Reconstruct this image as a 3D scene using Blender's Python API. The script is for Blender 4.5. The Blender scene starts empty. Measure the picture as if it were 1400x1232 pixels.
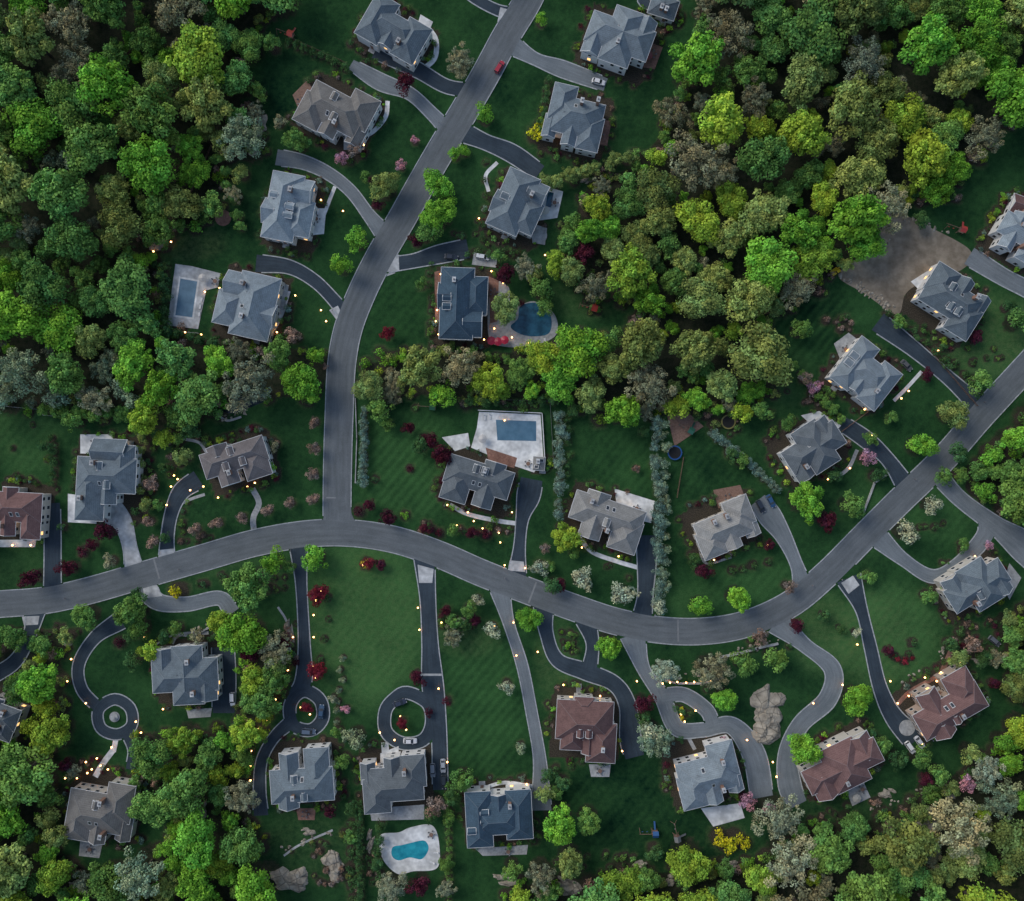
import bpy, math, random
import numpy as np
from mathutils import Vector, noise as mnoise
random.seed(7); RNG=np.random.default_rng(11)
S=0.25; H=280.0
scene=bpy.context.scene
def W(x,y,h=0.0):
    f=1-h/H
    return ((x-700)*S*f, -(y-616)*S*f)
# ------------------------------------------------------------------ materials
def newmat(name):
    m=bpy.data.materials.new(name); m.use_nodes=True
    nt=m.node_tree; b=nt.nodes['Principled BSDF']
    return m,nt,b
def mixc(nt,fac,a,b,mode='MIX'):
    n=nt.nodes.new('ShaderNodeMix'); n.data_type='RGBA'; n.blend_type=mode
    for sock,v in ((n.inputs[0],fac),(n.inputs[6],a),(n.inputs[7],b)):
        if hasattr(v,'links'): nt.links.new(v,sock)
        elif isinstance(v,(int,float)): sock.default_value=v
        else: sock.default_value=(*v,1)
    return n.outputs[2]
def noise(nt,scale,detail=3,rough=0.6,vec=None):
    n=nt.nodes.new('ShaderNodeTexNoise'); n.inputs['Scale'].default_value=scale
    n.inputs['Detail'].default_value=detail; n.inputs['Roughness'].default_value=rough
    if vec is None:
        g=nt.nodes.new('ShaderNodeNewGeometry'); vec=g.outputs['Position']
    nt.links.new(vec,n.inputs['Vector'])
    return n.outputs['Fac']
def ramp(nt,fac,a,b,lo=0.0,hi=1.0):
    n=nt.nodes.new('ShaderNodeMapRange'); nt.links.new(fac,n.inputs['Value'])
    n.inputs['From Min'].default_value=a; n.inputs['From Max'].default_value=b
    n.inputs['To Min'].default_value=lo; n.inputs['To Max'].default_value=hi
    return n.outputs['Result']
def math_(nt,op,a,b):
    n=nt.nodes.new('ShaderNodeMath'); n.operation=op
    for i,v in enumerate((a,b)):
        if hasattr(v,'links'): nt.links.new(v,n.inputs[i])
        else: n.inputs[i].default_value=v
    return n.outputs[0]
def bump(nt,b,h,strength=0.3,dist=0.1):
    n=nt.nodes.new('ShaderNodeBump'); n.inputs['Strength'].default_value=strength
    n.inputs['Distance'].default_value=dist
    nt.links.new(h,n.inputs['Height']); nt.links.new(n.outputs['Normal'],b.inputs['Normal'])
def nt_gray(nt,v):
    n=nt.nodes.new('ShaderNodeCombineColor')
    for i in range(3): nt.links.new(v,n.inputs[i])
    return n.outputs[0]
def simple(name,ca,cb,scale=1.0,rough=0.85,bmp=0.0,detail=3,spec=0.3,scale2=None,crack=0):
    m,nt,b=newmat(name)
    f=ramp(nt,noise(nt,scale,detail),0.3,0.7)
    c=mixc(nt,f,ca,cb)
    if scale2:
        f2=ramp(nt,noise(nt,scale2,2),0.35,0.7,0.72,1.18)
        c=mixc(nt,1.0,c,nt_gray(nt,f2),'MULTIPLY')
    if crack:
        v=nt.nodes.new('ShaderNodeTexVoronoi'); v.feature='DISTANCE_TO_EDGE'; v.inputs['Scale'].default_value=crack
        g=nt.nodes.new('ShaderNodeNewGeometry'); nt.links.new(g.outputs['Position'],v.inputs['Vector'])
        c=mixc(nt,1.0,c,nt_gray(nt,ramp(nt,v.outputs['Distance'],0,0.06,0.45,1.0)),'MULTIPLY')
    nt.links.new(c,b.inputs['Base Color']); b.inputs['Roughness'].default_value=rough
    b.inputs['Specular IOR Level'].default_value=spec
    if bmp: bump(nt,b,noise(nt,scale*4,2),bmp,0.05)
    return m
def objcol(name,rough=0.8,scale=1.2,amp=0.25,spec=0.3):
    m,nt,b=newmat(name)
    oi=nt.nodes.new('ShaderNodeObjectInfo')
    c=mixc(nt,1.0,oi.outputs['Color'],nt_gray(nt,ramp(nt,noise(nt,scale,3),0.3,0.7,1-amp,1+amp)),'MULTIPLY')
    nt.links.new(c,b.inputs['Base Color']); b.inputs['Roughness'].default_value=rough
    b.inputs['Specular IOR Level'].default_value=spec
    return m
M={}
m,nt,b=newmat('foliage'); oi=nt.nodes.new('ShaderNodeObjectInfo'); a=nt.nodes.new('ShaderNodeAttribute'); a.attribute_name='tint'
c=mixc(nt,1.0,oi.outputs['Color'],a.outputs['Color'],'MULTIPLY')
df=nt.nodes.new('ShaderNodeBsdfDiffuse'); nt.links.new(c,df.inputs[0])
nt.links.new(df.outputs[0],nt.nodes['Material Output'].inputs['Surface']); nt.nodes.remove(b); M['leaf']=m
M['bark']=simple('bark',(0.08,0.065,0.055),(0.15,0.13,0.11),3,detail=1)
M['wall']=objcol('painted_wall',0.8,0.5,0.06,0.3)
M['trim']=simple('white_trim',(0.58,0.59,0.59),(0.74,0.74,0.73),2,0.6)
M['stone']=simple('stone_paving',(0.31,0.32,0.32),(0.48,0.48,0.47),1.3,scale2=0.25)
M['brickpave']=simple('brick_paving',(0.21,0.105,0.08),(0.34,0.19,0.14),1.5,scale2=0.3)
M['white']=simple('pale_paving',(0.66,0.67,0.66),(0.82,0.82,0.80),0.8,scale2=0.2)
M['wood']=simple('timber',(0.17,0.10,0.075),(0.28,0.18,0.135),2.0)
M['conc']=simple('concrete',(0.42,0.43,0.43),(0.58,0.585,0.58),0.8,scale2=0.2)
M['kerb']=simple('kerb_stone',(0.28,0.30,0.31),(0.50,0.52,0.53),1.0)
M['brick']=simple('chimney_brick',(0.22,0.12,0.09),(0.32,0.2,0.15),4)
M['metal']=simple('metal',(0.15,0.15,0.16),(0.2,0.2,0.21),4,0.4)
M['rubber']=simple('rubber',(0.012,0.012,0.013),(0.02,0.02,0.02),4,0.8)
M['paintobj']=objcol('coloured_paint',0.35,2,0.04,0.5)
M['rock']=simple('rock',(0.19,0.165,0.13),(0.46,0.41,0.33),0.45,0.9,0.3,6,crack=0.28)
M['dirt']=simple('bare_dirt',(0.185,0.150,0.108),(0.37,0.31,0.235),0.35,0.95,0.4,6,scale2=0.08)
m,nt,b=newmat('window_glass'); b.inputs['Roughness'].default_value=0.12; M['glass']=m
nt.links.new(mixc(nt,noise(nt,0.5),(0.02,0.025,0.035),(0.05,0.06,0.07)),b.inputs['Base Color'])
def emis(name,c,s,samp):
    m,nt,b=newmat(name); b.inputs['Base Color'].default_value=(*c,1)
    b.inputs['Emission Color'].default_value=(*c,1); b.inputs['Emission Strength'].default_value=s
    m.cycles.emission_sampling=samp
    return m
M['lit']=emis('lit_window',(1,0.55,0.2),1.6,'NONE')
M['bulb']=emis('lamp_glow',(1,0.56,0.20),8,'FRONT')
m,nt,b=newmat('roof_shingle')
oi=nt.nodes.new('ShaderNodeObjectInfo'); c=oi.outputs['Color']
f=ramp(nt,noise(nt,0.4,4,0.7),0.3,0.7,0.80,1.20); c=mixc(nt,1,c,nt_gray(nt,f),'MULTIPLY')
f=ramp(nt,noise(nt,3.0,2,0.7),0.3,0.7,0.82,1.18); c=mixc(nt,1,c,nt_gray(nt,f),'MULTIPLY')
g=nt.nodes.new('ShaderNodeNewGeometry'); sx=nt.nodes.new('ShaderNodeSeparateXYZ'); nt.links.new(g.outputs['Position'],sx.inputs[0])
w=math_(nt,'FRACT',math_(nt,'MULTIPLY',sx.outputs[2],3.2),0.0)
f=ramp(nt,w,0.0,1.0,0.86,1.10); c=mixc(nt,1,c,nt_gray(nt,f),'MULTIPLY')
nt.links.new(c,b.inputs['Base Color']); b.inputs['Roughness'].default_value=0.9; b.inputs['Specular IOR Level'].default_value=0.15
M['roof']=m
m,nt,b=newmat('roof_ridge_cap')
oi=nt.nodes.new('ShaderNodeObjectInfo'); c=mixc(nt,0.12,oi.outputs['Color'],(0.5,0.52,0.54))
nt.links.new(c,b.inputs['Base Color']); b.inputs['Roughness'].default_value=0.8; M['ridge']=m
def asphalt(name,a,bb,edge=True):
    m,nt,b=newmat(name)
    f=ramp(nt,noise(nt,0.12,5,0.65),0.3,0.7); c=mixc(nt,f,a,bb)
    f=ramp(nt,noise(nt,4,2,0.7),0.3,0.7,0.86,1.14); c=mixc(nt,1,c,nt_gray(nt,f),'MULTIPLY')
    uv=nt.nodes.new('ShaderNodeUVMap'); sp=nt.nodes.new('ShaderNodeSeparateXYZ'); nt.links.new(uv.outputs[0],sp.inputs[0])
    st=nt.nodes.new('ShaderNodeCombineXYZ'); nt.links.new(math_(nt,'MULTIPLY',sp.outputs[0],9),st.inputs[0]); nt.links.new(math_(nt,'MULTIPLY',sp.outputs[1],0.10),st.inputs[1])
    n=noise(nt,1.0,3,0.6,st.outputs[0])
    if edge:
        s=math_(nt,'SINE',math_(nt,'MULTIPLY',sp.outputs[0],math.pi*8),0.0)
        f=ramp(nt,s,-1,1,0.97,1.03); c=mixc(nt,1,c,nt_gray(nt,f),'MULTIPLY')
        e=math_(nt,'ABSOLUTE',math_(nt,'SUBTRACT',sp.outputs[0],0.5),0.0)
        f=ramp(nt,e,0.40,0.5,1.0,1.14); c=mixc(nt,1,c,nt_gray(nt,f),'MULTIPLY')
    f=ramp(nt,n,0.3,0.7,0.86,1.14); c=mixc(nt,1,c,nt_gray(nt,f),'MULTIPLY')
    nt.links.new(c,b.inputs['Base Color']); b.inputs['Roughness'].default_value=0.9; b.inputs['Specular IOR Level'].default_value=0.15
    return m
M['road']=asphalt('road_asphalt',(0.118,0.132,0.140),(0.155,0.171,0.181))
M['drive']=asphalt('dark_asphalt',(0.031,0.045,0.059),(0.055,0.075,0.095),False)
M['drivegray']=asphalt('worn_asphalt',(0.145,0.168,0.182),(0.212,0.236,0.252),False)
M['patch']=asphalt('asphalt_patch',(0.2,0.21,0.215),(0.26,0.27,0.275),False)
def water(name,a,bb,rough=0.08):
    m,nt,b=newmat(name); nt.links.new(mixc(nt,ramp(nt,noise(nt,0.35,3),.35,.65),a,bb),b.inputs['Base Color'])
    b.inputs['Roughness'].default_value=rough; bump(nt,b,noise(nt,2.5,2),0.15,0.05); return m
M['pool']=water('pool_water',(0.01,0.22,0.30),(0.03,0.38,0.46))
M['poold']=water('deep_pool_water',(0.008,0.05,0.085),(0.03,0.13,0.2))
M['cover']=water('pool_cover',(0.060,0.150,0.225),(0.10,0.21,0.30),0.5)
M['pond']=water('pond_water',(0.006,0.014,0.02),(0.012,0.03,0.04))
# ground
m,nt,b=newmat('ground_lawn_and_soil')
at=nt.nodes.new('ShaderNodeAttribute'); at.attribute_name='zone'
sp=nt.nodes.new('ShaderNodeSeparateColor'); nt.links.new(at.outputs['Color'],sp.inputs[0])
n1=noise(nt,0.07,5,0.7); n2=noise(nt,0.6,4,0.7); n3=noise(nt,3.0,2,0.7)
g=nt.nodes.new('ShaderNodeNewGeometry'); mp=nt.nodes.new('ShaderNodeMapping'); mp.inputs['Rotation'].default_value=(0,0,0.7)
nt.links.new(g.outputs['Position'],mp.inputs[0])
wv=nt.nodes.new('ShaderNodeTexWave'); wv.inputs['Scale'].default_value=0.12; wv.inputs['Distortion'].default_value=1.3; wv.inputs['Detail Scale'].default_value=0.3
nt.links.new(mp.outputs[0],wv.inputs[0])
br=math_(nt,'ADD',sp.outputs[0],ramp(nt,n1,0.3,0.7,-0.14,0.18))
br=math_(nt,'ADD',br,ramp(nt,n2,0.3,0.7,-0.08,0.10))
st=math_(nt,'MULTIPLY',at.outputs['Alpha'],ramp(nt,wv.outputs['Fac'],0,1,-0.075,0.075))
br=math_(nt,'ADD',br,st)
lawn=mixc(nt,ramp(nt,br,0,1),(0.0026,0.019,0.0095),(0.070,0.190,0.056))
tan=mixc(nt,n2,(0.08,0.125,0.042),(0.15,0.16,0.075))
lawn=mixc(nt,math_(nt,'MULTIPLY',sp.outputs[2],ramp(nt,n2,0.35,0.65,0.1,1)),lawn,tan)
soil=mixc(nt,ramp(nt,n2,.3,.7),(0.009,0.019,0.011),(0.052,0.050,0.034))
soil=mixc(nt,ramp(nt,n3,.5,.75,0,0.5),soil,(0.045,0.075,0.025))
mulch=mixc(nt,ramp(nt,n3,.3,.7),(0.032,0.029,0.022),(0.078,0.064,0.048))
soil=mixc(nt,ramp(nt,sp.outputs[2],0.45,0.9),soil,mulch)
sf=ramp(nt,math_(nt,'ADD',sp.outputs[1],ramp(nt,n2,0.3,0.7,-0.2,0.2)),0.35,0.65)
c=mixc(nt,sf,lawn,soil)
c=mixc(nt,1,c,nt_gray(nt,ramp(nt,n3,0.3,0.7,0.76,1.24)),'MULTIPLY')
nt.links.new(c,b.inputs['Base Color']); b.inputs['Roughness'].default_value=0.95; b.inputs['Specular IOR Level'].default_value=0.05
M['ground']=m
# ------------------------------------------------------------------ mesh builder
class MB:
    def __init__(s): s.v=[]; s.f=[]; s.m=[]
    def quad(s,pts,mi=0):
        b=len(s.v); s.v+= [tuple(p) for p in pts]; s.f.append(tuple(range(b,b+len(pts)))); s.m.append(mi)
    def box(s,c,size,rot=0,mi=0,taper=1.0):
        cx,cy,cz=c; w,d,h=size[0]/2,size[1]/2,size[2]/2; b=len(s.v); ca,sa=math.cos(rot),math.sin(rot)
        for z,t in ((-h,1),(h,taper)):
            for x,y in ((-w,-d),(w,-d),(w,d),(-w,d)):
                x*=t;y*=t; s.v.append((cx+x*ca-y*sa,cy+x*sa+y*ca,cz+z))
        for f in ((3,2,1,0),(4,5,6,7),(0,1,5,4),(1,2,6,5),(2,3,7,6),(3,0,4,7)):
            s.f.append(tuple(b+i for i in f)); s.m.append(mi)
    def limb(s,p0,p1,r0,r1,seg=6,mi=0,cap=True):
        p0=Vector(p0);p1=Vector(p1); d=(p1-p0).normalized()
        a=d.orthogonal().normalized(); bb=d.cross(a); b=len(s.v)
        for p,r in ((p0,r0),(p1,r1)):
            for i in range(seg):
                t=2*math.pi*i/seg; s.v.append(tuple(p+a*math.cos(t)*r+bb*math.sin(t)*r))
        for i in range(seg):
            j=(i+1)%seg; s.f.append((b+i,b+j,b+seg+j,b+seg+i)); s.m.append(mi)
        if cap:
            s.f.append(tuple(b+seg+i for i in range(seg))); s.m.append(mi)
            s.f.append(tuple(b+seg-1-i for i in range(seg))); s.m.append(mi)
    def mesh(s,name,mats):
        me=bpy.data.meshes.new(name); me.from_pydata(s.v,[],s.f); 
        for m in mats: me.materials.append(m)
        me.polygons.foreach_set('material_index',s.m); me.update(); return me
def obj(name,me,loc=(0,0,0),rot=0,sc=1,col=None,parent=None):
    o=bpy.data.objects.new(name,me); scene.collection.objects.link(o)
    o.location=loc; o.rotation_euler=(0,0,rot)
    o.scale=(sc,sc,sc) if not isinstance(sc,tuple) else sc
    if col is not None: o.color=(*col,1)
    if parent: o.parent=parent
    return o
# ------------------------------------------------------------------ ribbons
def catmull(pts,step=1.0,closed=False):
    P=np.array(pts,float); n=len(P); out=[]
    rng=range(n if closed else n-1)
    for i in rng:
        if closed: p0,p1,p2,p3=P[(i-1)%n],P[i],P[(i+1)%n],P[(i+2)%n]
        else:
            p1,p2=P[i],P[i+1]; p0=P[i-1] if i>0 else 2*p1-p2; p3=P[i+2] if i+2<n else 2*p2-p1
        k=max(2,int(np.hypot(*(p2-p1)[:2])/step))
        for t in np.arange(k)/k:
            out.append(0.5*((2*p1)+(-p0+p2)*t+(2*p0-5*p1+4*p2-p3)*t*t+(-p0+3*p1-3*p2+p3)*t**3))
    if not closed: out.append(P[-1])
    return np.array(out)
RIB=[]; POLY=[]
def ribbon(name,pts,w,z,mat,closed=False,kerb=0.3,solid=True):
    ws=w if isinstance(w,(list,tuple)) else [w]*len(pts)
    wp=[(*W(*p),ws[i]*S/2) for i,p in enumerate(pts)]
    c=catmull(wp,1.0,closed)
    if closed: t=np.roll(c,-1,0)-np.roll(c,1,0)
    else: t=np.gradient(c,axis=0)
    t=t[:,:2]/(np.linalg.norm(t[:,:2],axis=1,keepdims=True)+1e-9)
    nrm=np.stack([-t[:,1],t[:,0]],1)
    L=c[:,:2]+nrm*c[:,2:3]; R=c[:,:2]-nrm*c[:,2:3]
    n=len(c); v=[];f=[];uv=[]
    NS=4; acc=np.concatenate([[0],np.cumsum(np.linalg.norm(np.diff(c[:,:2],axis=0),axis=1))])
    for i in range(n):
        for k in range(NS+1):
            q=R[i]+(L[i]-R[i])*k/NS; v.append((q[0],q[1],z))
    m=n if closed else n-1
    for i in range(m):
        j=(i+1)%n
        for k in range(NS):
            f.append((i*(NS+1)+k, j*(NS+1)+k, j*(NS+1)+k+1, i*(NS+1)+k+1))
            a0=acc[i]; a1=acc[i]+1.0 if j==0 else acc[j]
            uv+=[(k/NS,a0),(k/NS,a1),((k+1)/NS,a1),((k+1)/NS,a0)]
    me=bpy.data.meshes.new(name); me.from_pydata(v,[],f); me.materials.append(M[mat])
    ul=me.uv_layers.new(name='UVMap'); ul.data.foreach_set('uv',np.array(uv).ravel())
    me.update()
    if me.polygons[0].normal.z<0: me.flip_normals()
    o=obj(name,me)
    RIB.append(dict(name=name,c=c,L=L,R=R,nrm=nrm,z=z,closed=closed,kerb=kerb,obj=o,solid=solid))
def inpoly(x,y,poly):
    inside=np.zeros(np.shape(x),bool); n=len(poly)
    for i in range(n):
        x1,y1=poly[i];x2,y2=poly[(i+1)%n]
        if y1==y2: continue
        cond=((y1>y)!=(y2>y))&(x<(x2-x1)*(y-y1)/(y2-y1)+x1)
        inside^=cond
    return inside
def inp1(x,y,poly):
    ins=False; n=len(poly); j=n-1
    for i in range(n):
        x1,y1=poly[i];x2,y2=poly[j]
        if (y1>y)!=(y2>y) and x<(x2-x1)*(y-y1)/(y2-y1)+x1: ins=not ins
        j=i
    return ins
def sheet(name,pts,z,mat,smooth=False,pave=True,thick=0.0):
    wp=[W(*p) for p in pts]
    if smooth: wp=[tuple(q) for q in catmull(wp,0.7,True)]
    a=sum(wp[i][0]*wp[(i+1)%len(wp)][1]-wp[(i+1)%len(wp)][0]*wp[i][1] for i in range(len(wp)))
    if a<0: wp=wp[::-1]
    mb=MB(); mb.quad([(x,y,z) for x,y in wp])
    if thick:
        n=len(wp)
        for i in range(n):
            a_,b_=wp[i],wp[(i+1)%n]
            mb.quad([(a_[0],a_[1],z-thick),(b_[0],b_[1],z-thick),(b_[0],b_[1],z),(a_[0],a_[1],z)])
    me=mb.mesh(name,[M[mat]]); uv=me.uv_layers.new(name='UVMap')
    for lp in me.loops:
        co=me.vertices[lp.vertex_index].co; uv.data[lp.index].uv=(0.5+.02*math.sin(co.x),co.y)
    o=obj(name,me)
    if pave: POLY.append(wp)
    return o
def near(x,y,skip=None,solid_only=False):
    best=np.full(len(x),1e9)
    for k,r in enumerate(RIB):
        if k==skip or (solid_only and not r['solid']): continue
        c=r['c']; d=np.hypot(x[:,None]-c[None,:,0],y[:,None]-c[None,:,1])-c[None,:,2]
        best=np.minimum(best,d.min(1))
    for p in POLY: best=np.where(inpoly(x,y,p),-1.0,best)
    return best
NR=[(760,-90),(741,-45),(722,0),(692,50),(665,100),(636,150),(606,200),(577,250),(549,300),(520,350),(495,400),(476,450),(467,500),(464,560),(462,620),(461,680),(461,725)]
EW=[(-130,838),(-60,832),(0,826),(60,821),(120,808),(200,785),(280,762),(350,742),(420,730),(480,729),(540,738),(600,758),(660,784),(720,807),(780,829),(840,849),(900,861),(960,863),(1020,853),(1080,826),(1130,785),(1180,735),(1230,685),(1290,627),(1340,570),(1400,505),(1460,440),(1520,380)]
ribbon('main_road',EW,35,0.090,'road')
ribbon('side_road',NR,37,0.082,'road')
sheet('junction_corner',[(446,690),(444,703),(438,714),(424,722),(452,730),(456,690)],0.074,'road',smooth=True)
sheet('junction_corner',[(479,690),(481,703),(488,714),(505,722),(470,730),(468,690)],0.074,'road',smooth=True)
D=[]
def drive(pts,w,mat='drive',closed=False,kerb=0.36):
    i=len(D); D.append(1)
    ribbon('driveway',pts,w,0.030+(i%9)*0.005,mat,closed,kerb)
drive([(645,124),(610,118),(575,98),(545,82),(515,66)],[18,18,20,24,30])
drive([(612,178),(590,155),(560,128),(520,112),(480,88)],[20,16,16,22,14],'drivegray')
drive([(635,182),(665,195),(700,210),(738,236)],[26,20,24,22])
drive([(690,55),(730,80),(770,95),(828,116)],[32,16,22,18],'drivegray')
drive([(530,325),(505,295),(480,262),(450,238),(415,222),(378,215)],[26,16,15,16,18,22],'drivegray')
drive([(478,438),(458,412),(430,384),(395,365),(350,360)],[22,16,16,18,24])
drive([(530,362),(565,357),(600,348),(640,340)],[20,18,24,26])
drive([(712,22),(680,14),(650,-2),(620,-25)],[20,14,14,14])
drive([(228,775),(229,735),(235,700),(248,672),(272,655)],[24,17,17,22,26])
drive([(185,790),(178,750),(168,715),(148,695)],[30,18,24,38],'conc')
drive([(72,822),(72,780),(72,735),(70,688)],[24,22,22,24])
drive([(706,795),(710,750),(714,710),(722,680),(727,655)],[28,15,16,30,30])
drive([(877,850),(882,815),(884,775),(884,732)],[28,20,24,28])
drive([(1100,812),(1090,775),(1072,735),(1052,705),(1036,684)],[34,16,20,30,24],'drivegray')
drive([(1245,675),(1215,630),(1185,602),(1150,578)],[28,18,22,20])
drive([(1345,562),(1300,520),(1250,478),(1200,440)],[28,18,20,28])
drive([(1480,450),(1420,405),(1370,378),(1325,350)],[22,22,22,26],'drivegray')
drive([(1275,640),(1310,680),(1360,718),(1400,748),(1440,790)],[26,20,24,40,30],'drivegray')
drive([(1195,730),(1235,765),(1275,788),(1310,772),(1345,735),(1350,712)],[30,16,17,18,22,24],'drivegray')
drive([(1160,790),(1178,835),(1190,885),(1203,940),(1222,980),(1252,1012)],[34,15,16,18,24,34])
drive([(1062,850),(1100,882),(1138,915),(1132,955),(1095,990),(1077,1030),(1080,1075),(1092,1100)],[34,18,22,24,22,24,30,24],'drivegray')
drive([(865,868),(880,915),(905,952),(925,995),(960,998),(1000,992),(1030,1030),(1042,1090)],[34,16,20,20,18,22,30,30],'drivegray')
drive([(905,952),(935,950),(965,970),(975,990)],[20,18,18,18],'drivegray')
drive([(743,825),(747,865),(762,902),(800,918),(840,935),(858,965),(862,1010),(868,1035)],[28,17,18,22,20,22,28,26])
drive([(800,845),(810,880),(806,915)],[28,16,20])
drive([(681,795),(695,850),(714,910),(727,975),(738,1040),(740,1108)],[30,14,14,14,16,28],'drivegray')
drive([(580,760),(585,820),(588,880),(592,940),(600,1000),(602,1080)],[28,20,21,28,20,20])
drive([(557,947),(585,962),(590,990),(578,1012),(550,1016),(528,1000),(527,972),(540,955)],16,closed=True)
drive([(408,745),(412,800),(416,880),(415,930),(402,952)],[24,14,15,22,18])
drive([(420,945),(438,958),(441,982),(425,998),(402,992),(396,968),(405,950)],16,closed=True)
drive([(400,985),(375,1008),(358,1040),(355,1080),(357,1115)],[18,14,14,16,20])
drive([(165,848),(130,872),(108,908),(112,942),(135,968)],[24,16,15,15,15])
drive([(157,956),(178,968),(180,992),(160,1004),(138,995),(135,970)],14,closed=True)
drive([(172,1000),(182,1025),(178,1052)],[14,13,12])
drive([(195,795),(215,822),(255,826),(300,818),(318,838)],[34,22,18,18,22],'drivegray')
drive([(50,832),(40,870),(20,905),(-20,930)],[26,16,18,20])
drive([(305,885),(306,930),(306,975)],[30,32,30])
drive([(905,-20),(880,0),(920,15)],[16,16,16])
P_=[]
def path(pts,w=6,mat='stone',name='footpath'):
    i=len(P_); P_.append(1)
    ribbon(name,pts,w,0.008+(i%4)*0.005,mat,kerb=0,solid=False)
path([(575,97),(594,80),(596,55),(585,38)],7,'white')
path([(490,190),(510,180),(527,160),(530,138)],6,'white'); path([(483,172),(496,184)],7)
path([(428,318),(440,300),(452,270),(458,255)],5,'white')
path([(372,455),(385,430),(395,398)],5,'white')
path([(668,262),(664,240),(680,222)],5,'white')
path([(350,740),(346,710),(354,688),(345,668)],8,'stone')
path([(245,690),(262,682),(280,676)],4)
path([(615,690),(640,703),(680,712),(708,716)],6,'white')
path([(792,735),(810,755),(845,768),(872,776)],6,'white')
path([(955,745),(965,770),(1000,762)],3)
path([(1222,548),(1240,530),(1260,508)],5,'white')
path([(1140,655),(1160,640),(1172,615)],5)
path([(745,172),(735,185)],5)
path([(791,935),(793,958)],8,'stone')
path([(526,1015),(528,1042)],10,'white')
path([(155,1025),(140,1045),(130,1062)],8,'white'); path([(160,1003),(155,1028)],7,'white')
path([(235,880),(245,868),(285,865)],5)
path([(1225,965),(1245,945),(1275,928),(1290,915)],6,'brickpave'); path([(1285,925),(1300,890)],7,'brickpave')
path([(388,1170),(410,1155),(455,1135)],3); path([(380,830),(392,850),(398,880),(385,895)],3)
path([(660,1078),(690,1070),(728,1075)],5,'white'); path([(942,1010),(950,1025)],5)
path([(250,600),(272,605),(282,618)],4); path([(330,570),(310,575),(296,565)],3)
path([(1180,590),(1215,640)],3)
path([(505,385),(540,372)],3)
for p in ([(697,766),(716,768),(718,782),(694,780)],[(571,772),(593,778),(591,797),(573,797)],[(217,752),(238,750),(240,766),(216,772)],[(1150,797),(1166,787),(1175,800),(1160,812)],[(30,843),(54,842),(52,854),(33,855)],[(195,802),(215,800),(222,815),(198,818)],[(530,352),(545,348),(546,370),(528,372)],[(684,10),(698,14),(690,28),(680,30)],[(450,424),(462,418),(469,432),(462,440)]):
    sheet('driveway_apron',p,0.0765,'conc',pave=False)
sheet('driveway_seam',[(574,921),(604,921),(604,924),(574,924)],0.079,'conc',pave=False)
for x,y,a in ((214,777,0.28),(728,810,-0.35),(927,862,0.02),(453,681,1.57)):
    ca,sa=math.cos(a),math.sin(a)
    def q(u,v): return (x+u*ca+v*sa, y-u*sa+v*ca)
    if a>1: pts=[(446,679.5),(459,679.5),(459,681.5),(446,681.5)]
    else: pts=[q(-1.2,-15),q(1.2,-15),q(1.2,15),q(-1.2,15)]
    sheet('asphalt_patch',pts,0.098,'patch',pave=False)
for k,r in enumerate(RIB):
    if not r['kerb']: continue
    kw=r['kerb']; c=r['c']; mb=MB(); zt=r['z']+ (0.12 if 'road' in r['name'] else 0.08)
    for sgn,E in ((1,r['L']),(-1,r['R'])):
        A=E+r['nrm']*sgn*0.02; B=E+r['nrm']*sgn*(0.02+kw); mid=(A+B)/2
        ok=near(mid[:,0],mid[:,1],skip=k,solid_only=True)>0.15
        if 'road' not in r['name'] and not r['closed']: ok[-2:]=False
        n=len(c); 
        for i in range(n if r['closed'] else n-1):
            j=(i+1)%n
            if not(ok[i] and ok[j]): continue
            a0,a1,b0,b1=A[i],A[j],B[i],B[j]
            mb.quad([(*a0,zt),(*a1,zt),(*b1,zt),(*b0,zt)]); mb.quad([(*a0,0),(*a1,0),(*a1,zt),(*a0,zt)]); mb.quad([(*b0,0),(*b1,0),(*b1,zt),(*b0,zt)])
    if mb.v: obj('kerb',mb.mesh('kerb',[M['kerb']]))
# ------------------------------------------------------------------ patios, pools, dirt
sheet('pool_deck',[(655,563),(739,567),(743,630),(730,646),(700,636),(644,612),(652,585)],0.16,'white',thick=.16)
sheet('terrace',[(604,598),(640,592),(643,610),(622,617)],0.15,'white',thick=.15)
sheet('brick_terrace',[(664,612),(707,626),(703,640),(668,630)],0.19,'brickpave',thick=.02)
sheet('swimming_pool',[(678,574),(733,576),(733,603),(680,602)],0.20,'cover')
sheet('pool_deck',[(240,361),(262,364),(302,374),(298,393),(282,397),(271,450),(229,445),(236,390)],0.16,'conc',thick=.16)
sheet('swimming_pool',[(247,381),(270,385),(263,434),(240,431)],0.20,'cover')
sheet('pool_coping',[(245,378),(273,383),(265,437),(237,433)],0.18,'white')
sheet('pool_deck',[(521,1141),(545,1138),(562,1131),(590,1128),(600,1150),(598,1186),(565,1191),(545,1195),(527,1180),(519,1160)],0.16,'white',smooth=True,thick=.16)
sheet('swimming_pool',[(537,1158),(550,1155),(562,1152),(580,1149),(586,1160),(577,1174),(560,1172),(545,1176),(536,1170)],0.20,'pool',smooth=True)
sheet('pool_deck',[(672,390),(695,392),(700,420),(730,412),(758,430),(760,458),(730,472),(690,474),(668,460)],0.14,'stone',smooth=True,thick=.14)
sheet('swimming_pool',[(712,418),(738,415),(753,433),(751,455),(732,460),(712,457),(698,447),(708,436)],0.18,'poold',smooth=True)
sheet('brick_terrace',[(668,378),(682,384),(680,440),(670,442)],0.17,'brickpave',thick=.02)
sheet('brick_porch',[(594,372),(602,370),(603,440),(595,440)],0.15,'brickpave',thick=.15)
sheet('pond',[(302,560),(325,542),(350,538),(365,546),(345,556),(320,565)],0.02,'pond',smooth=True)
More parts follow.
